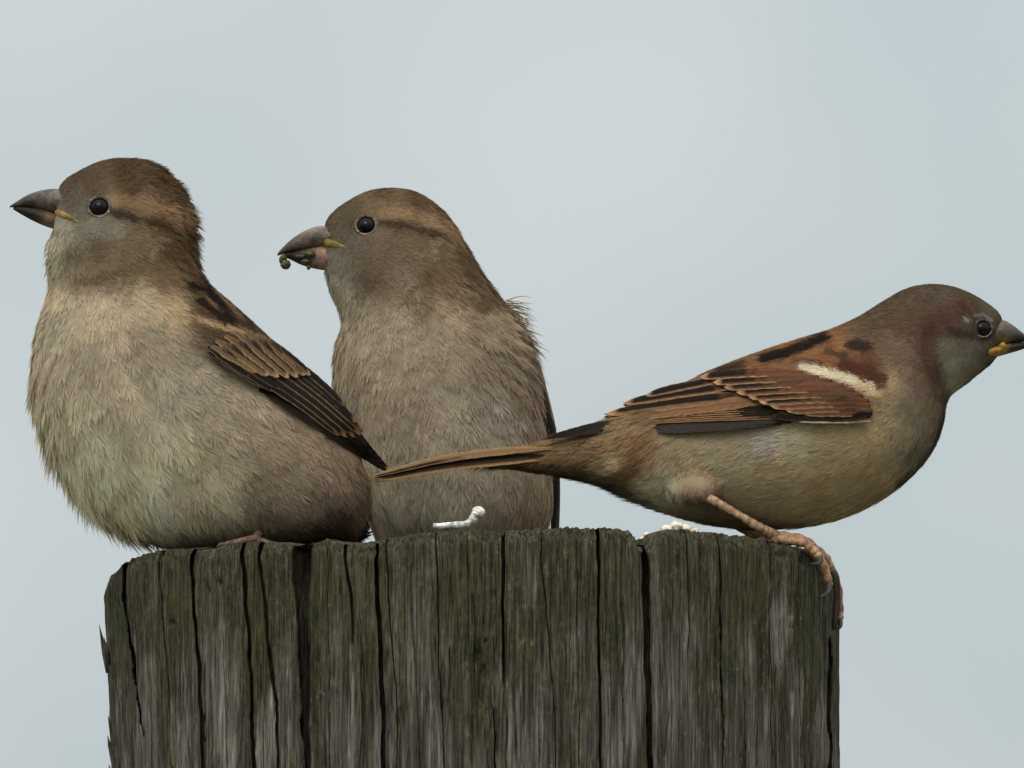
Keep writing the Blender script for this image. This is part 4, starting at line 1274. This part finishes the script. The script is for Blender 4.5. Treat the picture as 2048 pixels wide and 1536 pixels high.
# =============================================================== BIRD 3: cock on the right
def bird_right():
    fr = Frame(-200, (1560, -75, -1085))
    root = make_root('sparrow', fr, 'chestnut-winged male sparrow leaning forward with white wing bar, gripping the post rim', GRP)
    st = [(1998, 711, 2008, 650, 0, 15), (1982, 728, 1998, 625, 0, 38), (1957, 748, 1966, 600, 0, 54), (1930, 770, 1922, 578, 0, 84),
          (1906, 786, 1872, 568, 0, 104), (1894, 806, 1818, 575, 0, 112), (1888, 842, 1764, 604, 0, 126), (1872, 890, 1712, 636, 0, 150),
          (1838, 938, 1650, 662, 0, 176), (1786, 984, 1570, 686, 0, 196), (1714, 1026, 1484, 716, 0, 204), (1620, 1052, 1404, 748, 0, 198),
          (1510, 1060, 1334, 782, 0, 180), (1404, 1046, 1272, 812, 0, 152), (1304, 1016, 1212, 838, 0, 120), (1214, 978, 1156, 860, 0, 86),
          (1130, 956, 1096, 882, -10, 56), (1050, 944, 1030, 900, -22, 34), (985, 938, 975, 912, -34, 14)]
    thigh = [(1330, 985, 1362, 938, -118, 12), (1352, 1004, 1392, 944, -130, 30), (1378, 1014, 1418, 962, -138, 34), (1404, 1016, 1432, 984, -142, 20), (1416, 1012, 1430, 1000, -144, 8)]
    V, N, T = remesh([loft(st), loft(thigh, 30, 32)])
    bvh = BVHTree.FromPolygons([tuple(v) for v in V], [tuple(t) for t in T])
    paint = Paint([
        (2000, 640, (72, 66, 54)), (1985, 625, (88, 80, 64)), (1940, 595, (84, 73, 56)), (1880, 580, (84, 73, 56)), (1830, 585, (84, 72, 55)),
        (1780, 610, (88, 74, 57)), (1850, 620, (84, 69, 54)), (1900, 612, (90, 72, 58)), (1800, 650, (90, 70, 54)), (1740, 640, (92, 75, 57)),
        (1720, 670, (98, 78, 58)), (1860, 660, (84, 56, 46)), (1905, 650, (84, 62, 52)), (1845, 700, (92, 68, 56)), (1865, 740, (84, 62, 52)),
        (1885, 700, (124, 118, 100)), (1905, 730, (150, 146, 124)), (1930, 720, (130, 127, 110)), (1915, 765, (150, 145, 124)), (1950, 735, (112, 108, 94)),
        (1975, 720, (92, 86, 72)), (1985, 690, (84, 78, 62)), (1940, 690, (112, 107, 94)), (1930, 660, (90, 78, 66)), (1995, 670, (70, 64, 50)),
        (1810, 710, (116, 96, 80)), (1850, 790, (118, 100, 84)), (1870, 830, (116, 98, 82)), (1780, 690, (112, 94, 76)), (1830, 760, (116, 98, 80)),
        (1800, 790, (136, 124, 100)), (1780, 770, (172, 150, 112)), (1840, 850, (136, 126, 104)), (1800, 860, (146, 134, 108)), (1830, 920, (120, 112, 94)),
        (1750, 870, (162, 144, 111)), (1680, 870, (164, 147, 114)), (1600, 880, (160, 150, 124)), (1540, 880, (150, 144, 132)), (1450, 890, (150, 138, 112)),
        (1360, 890, (146, 130, 102)), (1750, 950, (152, 135, 103)), (1650, 950, (160, 142, 109)), (1550, 950, (160, 143, 111)), (1450, 940, (154, 144, 118)),
        (1700, 1010, (152, 140, 112)), (1600, 1030, (158, 148, 122)), (1500, 1040, (160, 150, 126)), (1400, 1040, (160, 152, 130)), (1340, 1000, (196, 190, 166)),
        (1300, 980, (196, 190, 166)), (1280, 1020, (130, 120, 98)), (1400, 960, (158, 142, 114)), (1380, 985, (146, 128, 102)), (1420, 1000, (150, 118, 96)),
        (1230, 925, (172, 158, 122)), (1275, 900, (124, 96, 64)), (1260, 940, (128, 100, 68)), (1190, 890, (120, 98, 70)), (1240, 880, (124, 102, 72)),
        (1130, 895, (112, 90, 62)), (1150, 930, (120, 100, 74)), (1060, 905, (118, 92, 62)), (1060, 935, (96, 80, 58)), (1150, 960, (84, 74, 58)),  # undertail points, here and next row, darkened: shading put into the colour
        (1230, 980, (92, 82, 64)), (1000, 925, (112, 88, 60)), (1500, 720, (126, 90, 58)), (1600, 690, (132, 93, 59)), (1680, 690, (132, 94, 60)),
        (1700, 720, (116, 80, 54)), (1420, 750, (110, 80, 52)), (1300, 800, (96, 72, 48)), (1740, 740, (82, 50, 38)), (1755, 755, (96, 58, 42)), (1700, 735, (88, 50, 36)), (1775, 762, (140, 118, 90)), (1650, 720, (128, 88, 56))],
        [([(1945, 622), (1915, 618), (1880, 635), (1858, 660), (1860, 705), (1872, 760), (1884, 792)], 12, 14, (80, 53, 43), 0.6),
         ([(1962, 650), (1963, 662)], 20, 8, (56, 47, 40), 0.75), ([(1940, 672), (1905, 662)], 6, 7, (52, 38, 33), 0.7), ([(1930, 638), (1938, 643)], 3.0, 3, (170, 166, 158), 0.5), ([(1950, 632), (1966, 630), (1982, 640)], 2, 2.5, (140, 136, 130), 0.6),
         ([(1896, 800), (1890, 836), (1872, 890), (1838, 938), (1800, 972)], 7, 9, (48, 44, 40), 0.75),
         ([(2006, 705), (1975, 735), (1935, 768)], 3, 6, (74, 68, 58), 0.6),
         ([(1800, 800), (1842, 870), (1826, 900)], 4, 7, (100, 96, 84), 0.4),
         ([(1528, 716), (1575, 704), (1651, 674)], 9, 6, (20, 17, 15), 0.97),
         ([(1440, 742), (1490, 726)], 6, 6, (30, 25, 20), 0.8),
         ([(1705, 690), (1735, 694)], 9, 6, (34, 28, 24), 0.85),
         ([(1690, 728), (1730, 742), (1762, 758)], 11, 7, (78, 46, 36), 0.85), ([(1604, 731), (1640, 742), (1690, 756), (1742, 776)], 8, 5, (208, 188, 162), 0.97), ([(1720, 772), (1752, 786)], 8, 8, (196, 170, 130), 0.6), ([(1590, 722), (1640, 726)], 4, 5, (44, 34, 26), 0.6), ([(1655, 700), (1690, 712)], 5, 5, (46, 36, 28), 0.7),
         ([(1160, 888), (1195, 898)], 8, 8, (84, 66, 46), 0.6),
         ([(1275, 885), (1262, 950)], 12, 12, (112, 84, 54), 0.5)])
    flow = Flow([
        (2005, 645, -.6, -.8, 12, .03), (1980, 615, -.8, -.55, 15, .03), (1930, 580, -1, -.2, 18, .03), (1870, 570, -1, .1, 22, .04), (1800, 590, -.9, .4, 26, .05),
        (1740, 630, -.85, .5, 30, .05), (1960, 650, -1, .1, 13, .03), (1985, 690, -.9, .4, 13, .03), (1940, 700, -.85, .5, 17, .04), (1890, 660, -.95, .3, 22, .05),
        (1900, 730, -.75, .65, 22, .06), (1960, 745, -.8, .6, 18, .1), (1920, 775, -.8, .6, 22, .08), (1850, 720, -.8, .6, 28, .06), (1880, 820, -.45, .9, 32, .06),
        (1800, 740, -.8, .6, 34, .06), (1830, 860, -.55, .83, 42, .06), (1760, 800, -.9, .4, 44, .08), (1780, 940, -.8, .6, 50, .06), (1680, 880, -.98, .15, 54, .08),
        (1560, 890, -1, .1, 58, .08), (1700, 990, -.95, .3, 56, .05), (1560, 980, -1, .1, 62, .06), (1560, 1050, -1, .0, 60, .05), (1430, 910, -1, .1, 60, .06),
        (1420, 1040, -.95, .25, 60, .12), (1300, 960, -.95, .3, 58, .1), (1290, 1010, -.9, .42, 58, .22), (1340, 1040, -.85, .5, 54, .22), (1220, 900, -1, .12, 58, .05),
        (1200, 970, -1, .15, 50, .08), (1110, 920, -1, .15, 56, .04), (1000, 925, -1, .16, 56, .02), (1390, 975, -.1, 1, 18, .03), (1365, 960, -.2, 1, 18, .03), (1385, 1000, .3, .95, 18, .03), (1415, 1005, .6, .8, 15, .03),
        (1600, 690, -.97, .25, 26, .04), (1480, 725, -.95, .3, 28, .04), (1700, 690, -.95, .3, 26, .05), (1740, 740, -.92, .3, 20, .05), (1650, 735, -.95, .2, 17, .05), (1700, 755, -.95, .2, 17, .05), (1610, 725, -.95, .2, 18, .05), (1740, 775, -.95, .2, 22, .08)])
    wing_poly = [(1716, 786), (1728, 806), (1724, 838), (1600, 846), (1420, 860), (1360, 850), (1300, 818), (1300, 790), (1400, 742), (1500, 738), (1600, 748), (1680, 772)]
    def colour(x, y, P, n):
        c = paint(x, y)
        u = (smooth(840, 880, y) * smooth(1880, 1800, x))[:, None]
        return c * (1 + 0.1 * u)
    def skip(P, n):
        x, y = P[:, 0], row(P)
        s = in_poly(x, y, wing_poly)
        s |= np.hypot(x - 1962, y - 657) < 19
        s |= in_poly(x, y, [(2012, 634), (2004, 655), (1998, 680), (1992, 700), (1990, 716), (2040, 720), (2040, 634)])
        return s
    body_object(fr, root, V, N, T, colour)
    build_plumage(fr, root, V, N, T, bvh, flow, colour, skip, seed=13, fan=0.26, cover=8.5)
    for sd in (1, -1):
        make_eye(fr, root, bvh, 1962, 657, 18, 0, (84, 80, 72), sd, ring=1.34)
    def cu(x, y, d):
        t = smooth(2005, 2060, x)[:, None]
        c = alb((104, 93, 80)) * (1 - t) + alb((56, 48, 42)) * t
        g = (smooth(2024, 2006, x) * smooth(672, 686, y))[:, None]
        return c * (1 - g) + alb((170, 134, 36)) * g
    def cl(x, y, d):
        t = smooth(2004, 2026, x)[:, None]
        return alb((164, 128, 36)) * (1 - t) + alb((52, 44, 38)) * t
    beak_part('upper_mandible', fr, root, [(2074, 690, 2074, 687, 0, 2), (2062, 686, 2058, 676, 0, 9), (2044, 684, 2044, 664, 0, 17), (2024, 686, 2026, 650, 0, 25), (2002, 692, 2008, 640, 0, 38), (1986, 697, 1992, 646, 0, 38)], cu)
    beak_part('lower_mandible', fr, root, [(2068, 692, 2068, 689, 0, 2), (2056, 695, 2058, 686, 0, 9), (2038, 701, 2040, 684, 0, 17), (2014, 708, 2016, 686, 0, 25), (1992, 714, 1996, 690, 0, 40), (1975, 718, 1978, 696, 0, 48)], cl)
    gape(fr, root, bvh, [(2010, 688), (2002, 692), (1994, 697)], [5, 6, 2], (150, 120, 44), 0)
    ws = WingSurface(bvh, [(1740, 760), (1745, 800), (1740, 840), (1690, 720), (1680, 780), (1680, 845), (1600, 715), (1600, 780), (1600, 845), (1500, 735),
                           (1500, 790), (1500, 850), (1400, 765), (1400, 810), (1400, 856), (1300, 800), (1320, 858), (1220, 828), (1210, 850), (1140, 862, -62), (1085, 875, -56)], 12)
    blk = (28, 24, 21)
    for sd in (1, -1):
        wing = bpy.data.objects.new('wing', None); COL.objects.link(wing); wing.parent = root; wing.empty_display_size = 0.01
        kw = dict(mirror=sd, dc=0)
        # primaries: long dark ones reaching the tail, and the lower grey panel
        for k, (b, t_, w) in enumerate([((1560, 846), (1310, 862), 24), ((1580, 842), (1330, 858), 24), ((1600, 838), (1300, 855), 22)]):
            wing_feather(fr, wing, ws, b, t_, w, k * 0.8, pattern((52, 47, 44), (74, 66, 58), ew=0.18, tw=0.03, up_edge=0.3, lo_edge=0.8, seed=k), pointy=0.5, bend=0.02, **kw)
        for k, (b, t_, w) in enumerate([((1420, 848), (1082, 878), 22), ((1420, 846), (1090, 872), 22), ((1420, 842), (1105, 868), 22), ((1420, 838), (1125, 862), 22), ((1420, 834), (1150, 855), 22)]):
            wing_feather(fr, wing, ws, b, t_, w, 2 + k * 0.7, pattern(blk, (82, 64, 46), ew=0.16, tw=0.02, up_edge=0.4, lo_edge=0.6, seed=k), pointy=0.7, bend=0.05, **kw)
        # secondaries: thin stripes
        for k, (b, t_, w) in enumerate([((1580, 834), (1250, 848), 15), ((1575, 830), (1262, 844), 15), ((1570, 825), (1256, 842), 15), ((1565, 820), (1252, 838), 16), ((1560, 815), (1248, 836), 16)]):
            wing_feather(fr, wing, ws, b, t_, w, 7 + k, pattern(blk, (150, 108, 70), ew=0.42, tw=0.02, up_edge=0.2, lo_edge=1, seed=k), pointy=0.6, bend=0.03, **kw)
        # tertials
        for k, (b, t_, w, dv) in enumerate([((1545, 800), (1258, 836), 34, (-.1, .7)), ((1520, 790), (1208, 828), 36, (-.25, .9)), ((1480, 772), (1246, 806), 30, (-.5, .9)), ((1450, 758), (1290, 790), 26, (-.5, .9))]):
            wing_feather(fr, wing, ws, b, t_, w, 13 + k * 1.4, pattern((116, 84, 56), (168, 126, 84), (26, 22, 19), du=(0.05, 0.3) if k else (0.75, 0.95), dv=dv, ew=0.22, tw=0.05, up_edge=0.5, lo_edge=1, seed=k), pointy=0.3, bend=0.035, **kw)
        # primary coverts, alula and pale wing edge
        for k, (b, t_, w) in enumerate([((1738, 842), (1590, 842), 9)]):
            wing_feather(fr, wing, ws, b, t_, w, 11, pattern((150, 140, 112), (190, 182, 150), ew=0.3, seed=k), pointy=0.6, **kw)
        for k, (b, t_, w) in enumerate([((1738, 832), (1540, 832), 22), ((1740, 828), (1556, 822), 22), ((1742, 826), (1640, 834), 24), ((1742, 820), (1600, 826), 22)]):
            wing_feather(fr, wing, ws, b, t_, w, 12 + k, pattern((34, 29, 26) if k != 3 else (100, 66, 42), (92, 66, 46), (26, 22, 20), du=(0, 0.1) if k == 2 else (0.6, 0.8), ew=0.2, tw=0.03, seed=k), pointy=0.3, **kw)
        # greater coverts
        gc = [((1738, 824), (1600, 822), 26, 0), ((1738, 812), (1566, 818), 28, 0), ((1736, 802), (1536, 810), 30, 0), ((1724, 792), (1514, 802), 30, 1), ((1706, 782), (1494, 793), 30, 1),
              ((1684, 772), (1470, 784), 30, 1), ((1662, 762), (1446, 774), 30, 1), ((1636, 754), (1424, 764), 28, 1), ((1604, 744), (1398, 753), 26, 1)]
        for k, (b, t_, w, dk) in enumerate(gc):
            wing_feather(fr, wing, ws, b, t_, w, 17 + k * 1.3, pattern((86 + (k % 3) * 7, 60 + (k % 2) * 4, 44), (186, 146, 106), (30, 24, 20) if dk else (66, 44, 33), du=(0.45, 0.66) if dk else (0.1, 0.3), dv=(-.5, .95) if dk else (.1, .9), ew=0.22, tw=0.05, up_edge=0.0, lo_edge=1.0, seed=k), bend=0.035, pointy=0.15, **kw)
    # tail: narrow stacked strips
    tail = bpy.data.objects.new('tail', None); COL.objects.link(tail); tail.parent = root; tail.empty_display_size = 0.01
    strips = [((900, 908, 926, 964), 736, 20, (124, 98, 66), 0), ((912, 919, 935, 965), 748, 15, (30, 25, 20), 3), ((920, 928, 943, 970), 757, 20, (140, 110, 74), 6),
              ((904, 911, 928, 964), 738, 24, (100, 78, 52), 22), ((908, 914, 931, 964), 742, 26, (96, 74, 50), 34), ((908, 914, 931, 964), 742, 26, (96, 74, 50), 48),
              ((904, 911, 929, 964), 738, 24, (100, 78, 52), 60), ((914, 922, 938, 967), 752, 20, (120, 94, 64), 74)]
    for k, (ys, xt, w, bc, dd) in enumerate(strips):
        cl_ = [(1110, -62 + dd * 0.7, -ys[0]), (1000, -74 + dd, -ys[1]), (880, -100 + dd, -ys[2]), (xt, -130 + dd * 1.2, -ys[3])]
        nr = [(0.10, -0.80 if k < 3 else -0.35, 0.6)] * 4
        vane('feather', fr, tail, cl_, nr, w, pattern(bc, (160, 126, 84) if k != 1 else (60, 48, 36), (34, 28, 22) if k in (0, 2) else None, du=(0.45, 0.7), dv=(-.9, -.2) if k == 0 else (.3, .9), ew=0.3, tw=0.02, up_edge=0.6, lo_edge=0.5, seed=k), pointy=0.9, arch=0.05)
    # near leg, toes curled over the rim
    pk, pk2 = (186, 158, 124), (178, 138, 104)
    leg = leg_tube('leg', fr, root, [(1396, 992, -144), (1420, 1008, -152), (1470, 1036, -140), (1520, 1064, -112), (1548, 1078, -84)], [11.5, 9.5, 8.2, 10, 12.5], pk, pk2, 60, 0.07, 14)
    a = [(1540, 1076, -82), (1570, 1080, -84), (1604, 1086, -82), (1630, 1104, -66), (1648, 1140, -44), (1656, 1166, -30), (1656, 1172, -28)]
    foot(fr, leg, 0, 0, 0, [
        (a, [(1656, 1168, -32), (1654, 1188, -44), (1634, 1199, -56)]),
        ([(1536, 1080, -84), (1566, 1086, -100), (1600, 1090, -104), (1624, 1106, -98), (1638, 1124, -92)], [(1638, 1120, -92), (1638, 1132, -100), (1618, 1135, -108)]),
        ([(1540, 1080, -80), (1574, 1084, -62), (1614, 1092, -40), (1650, 1116, -10), (1662, 1140, 10)], [(1662, 1138, 10), (1670, 1154, 16), (1666, 1168, 16)]),
        ([(1544, 1082, -80), (1520, 1090, -72), (1496, 1092, -66)], [(1496, 1092, -66), (1484, 1092, -64), (1476, 1098, -62)])],
        col=(178, 138, 106), r=11)
    leg2 = leg_tube('leg', fr, root, [(1420, 1000, 95), (1470, 1040, 110), (1560, 1088, 130)], [13, 10, 11], pk, pk2, 34, 0.05, 9)
    foot(fr, leg2, 0, 0, 0, [
        ([(1556, 1088, 130), (1610, 1100, 140), (1655, 1118, 150), (1676, 1160, 150), (1681, 1215, 130), (1680, 1236, 118)], [(1681, 1232, 120), (1682, 1246, 108), (1676, 1256, 98)]),
        ([(1556, 1088, 130), (1600, 1100, 165), (1636, 1110, 200), (1658, 1140, 215)], [(1658, 1140, 215), (1666, 1154, 220), (1662, 1168, 222)]),
        ([(1556, 1088, 130), (1600, 1098, 110), (1640, 1112, 98), (1666, 1140, 92)], [(1666, 1140, 92), (1674, 1152, 90), (1674, 1164, 86)]),
        ([(1556, 1090, 130), (1530, 1098, 134), (1506, 1102, 138)], [(1506, 1102, 138), (1494, 1102, 140), (1486, 1108, 142)])],
        col=(160, 104, 92), r=10)
    return fr

def loose_down(fr, root, n, x0, x1, y0, y1, length, dirs, cols, seed, dmid=0):
    r = np.random.default_rng(seed)
    Vs, Fs, Ts, Cs, off = [], [], [], [], 0
    for k in range(n):
        t = (int(r.integers(0, 16)) + r.random() ** 2 * 0.7) / 16 if n > 120 else r.random()
        bx = x0 + (x1 - x0) * t + r.normal(0, 3); by = y0 + (y1 - y0) * t + r.normal(0, 5); bd = dmid + r.normal(0, 26)
        L = length * r.uniform(0.45, 1.1)
        a = np.array(dirs[0]) * (1 - t) + np.array(dirs[1]) * t + r.normal(0, 0.16, 2)
        a /= np.linalg.norm(a)
        cv = r.uniform(0.0, 0.35)
        pts = [(bx, bd, -by), (bx + a[0] * L * .35, bd + r.normal(0, 3), -(by + a[1] * L * .35)), (bx + a[0] * L * .7, bd + r.normal(0, 5), -(by + (a[1] + cv * .4) * L * .7)), (bx + a[0] * L, bd + r.normal(0, 7), -(by + (a[1] + cv) * L))]
        V, F, par = tube_geo(pts, [0.9, 0.8, 0.55, 0.15], 4, 1.0, 9)
        Vs.append(V); Fs.append(F[0] + off); Ts.append(F[1] + off); off += len(V)
        Cs.append(np.repeat((alb(cols) * r.uniform(0.6, 1.15))[None], len(V), 0))
    o = mesh_np('loose_down', fr.local(np.vstack(Vs)), [np.vstack(Fs), np.vstack(Ts)], M_PLUM, root, cols=np.vstack(Cs))
    o['kind'] = 'stuff'

f1 = bird_left()
f2 = bird_middle()
f3 = bird_right()

# ------------------------------------------------------------------ small things
def lump(name, fr, blobs, mat, seed=0, rough=0.22, cols=None):
    """joined, wrinkled pellets"""
    bm = bmesh.new()
    for k, (x, y, d, rx, ry, rd) in enumerate(blobs):
        r = bmesh.ops.create_icosphere(bm, subdivisions=3, radius=1.0)
        for v in r['verts']:
            c = v.co.copy()
            w = 1 + rough * mnoise.noise(c * 2.2 + Vector((k * 7 + seed, 3, 1))) + rough * 0.6 * mnoise.noise(c * 5.0 + Vector((seed, k * 5, 9)))
            v.co = Vector((x + c.x * rx * w, d + c.y * rd * w, -y + c.z * ry * w))
    bm.verts.index_update()
    V = np.array([v.co[:] for v in bm.verts]); F = np.array([[v.index for v in f.verts] for f in bm.faces]); bm.free()
    o = mesh_np(name, fr.local(V), F, mat)
    o.location = fr.base
    return o

M_FOOD = simple_mat('chewed_green_food', (58, 58, 26), 0.45, 0.5, noise_amt=0.6, noise_scale=1400, bump=0.8)
M_DROP = simple_mat('chalky_white', (214, 206, 188), 0.9, 0.1, noise_amt=0.35, noise_scale=900, bump=0.8)
M_NAIL = simple_mat('galvanised_metal', (196, 196, 192), 0.5, 0.5, 0.5, noise_amt=0.75, noise_scale=900, bump=1.0)

ff = Frame(330 - 30, (570, 0, -527))
tag(lump('food_crumb', ff, [(571, 528, 0, 10, 10, 9), (567, 515, 2, 7, 9, 7), (562, 519, 0, 4, 8, 5)], M_FOOD, 3),
    'round dark green crumb of food hanging from the beak tip', 'food')
fg = Frame(330 - 40, (618, 0, -528))
tag(lump('food_scrap', fg, [(612, 522, 0, 10, 5, 6), (600, 512, 2, 12, 4, 6), (620, 508, -6, 10, 7, 6), (617, 534, 2, 4, 5, 4)], M_FOOD, 8),
    'dark green leaf scrap smeared along the lower beak edge', 'food')

def build_nail():
    fr = Frame(-690, (905, 0, -1062))
    pts = [(866, 0, -1052), (885, 0, -1053), (910, 2, -1051), (932, 3, -1049), (944, 2, -1042), (952, 0, -1030), (957, -2, -1022)]
    V, F, _ = tube_geo(pts, [5, 7, 7.5, 7.5, 9, 10, 9], 12, 1.0, 40, 0.05, 6)
    root = bpy.data.objects.new('bent_nail', None); COL.objects.link(root); root.location = fr.base; root.empty_display_size = 0.005
    tag(root, 'bent shiny silvery nail lying on the post top beside the dark tail', 'nail')
    mesh_np('shank', fr.local(V), F, M_NAIL, root)
    pts = [(953, 4, -1034), (956, 1, -1027), (958, -1, -1020), (959, -3, -1015)]
    V, F, _ = tube_geo(pts, [9, 13, 13, 6], 14, 0.8, 14)
    mesh_np('head', fr.local(V), F, M_NAIL, root)
build_nail()

fd = Frame(-560, (1350, 0, -1062))
tag(lump('dropping', fd, [(1338, 1061, 0, 18, 11, 16), (1352, 1054, -4, 14, 11, 14), (1370, 1058, 3, 14, 10, 14), (1384, 1063, 6, 14, 7, 12)], M_DROP, 5, 0.35),
    'chalky white bird dropping crusted on the rim beside the wide crack', 'dropping', 'white bird droppings')
fe = Frame(-590, (1286, 0, -1094))
tag(lump('dropping', fe, [(1287, 1084, 0, 8, 11, 10), (1280, 1098, 0, 6, 10, 10), (1293, 1072, 4, 6, 7, 9)], M_DROP, 9, 0.4),
    'small white dropping stuck down in the notch of the wide crack', 'dropping', 'white bird droppings')
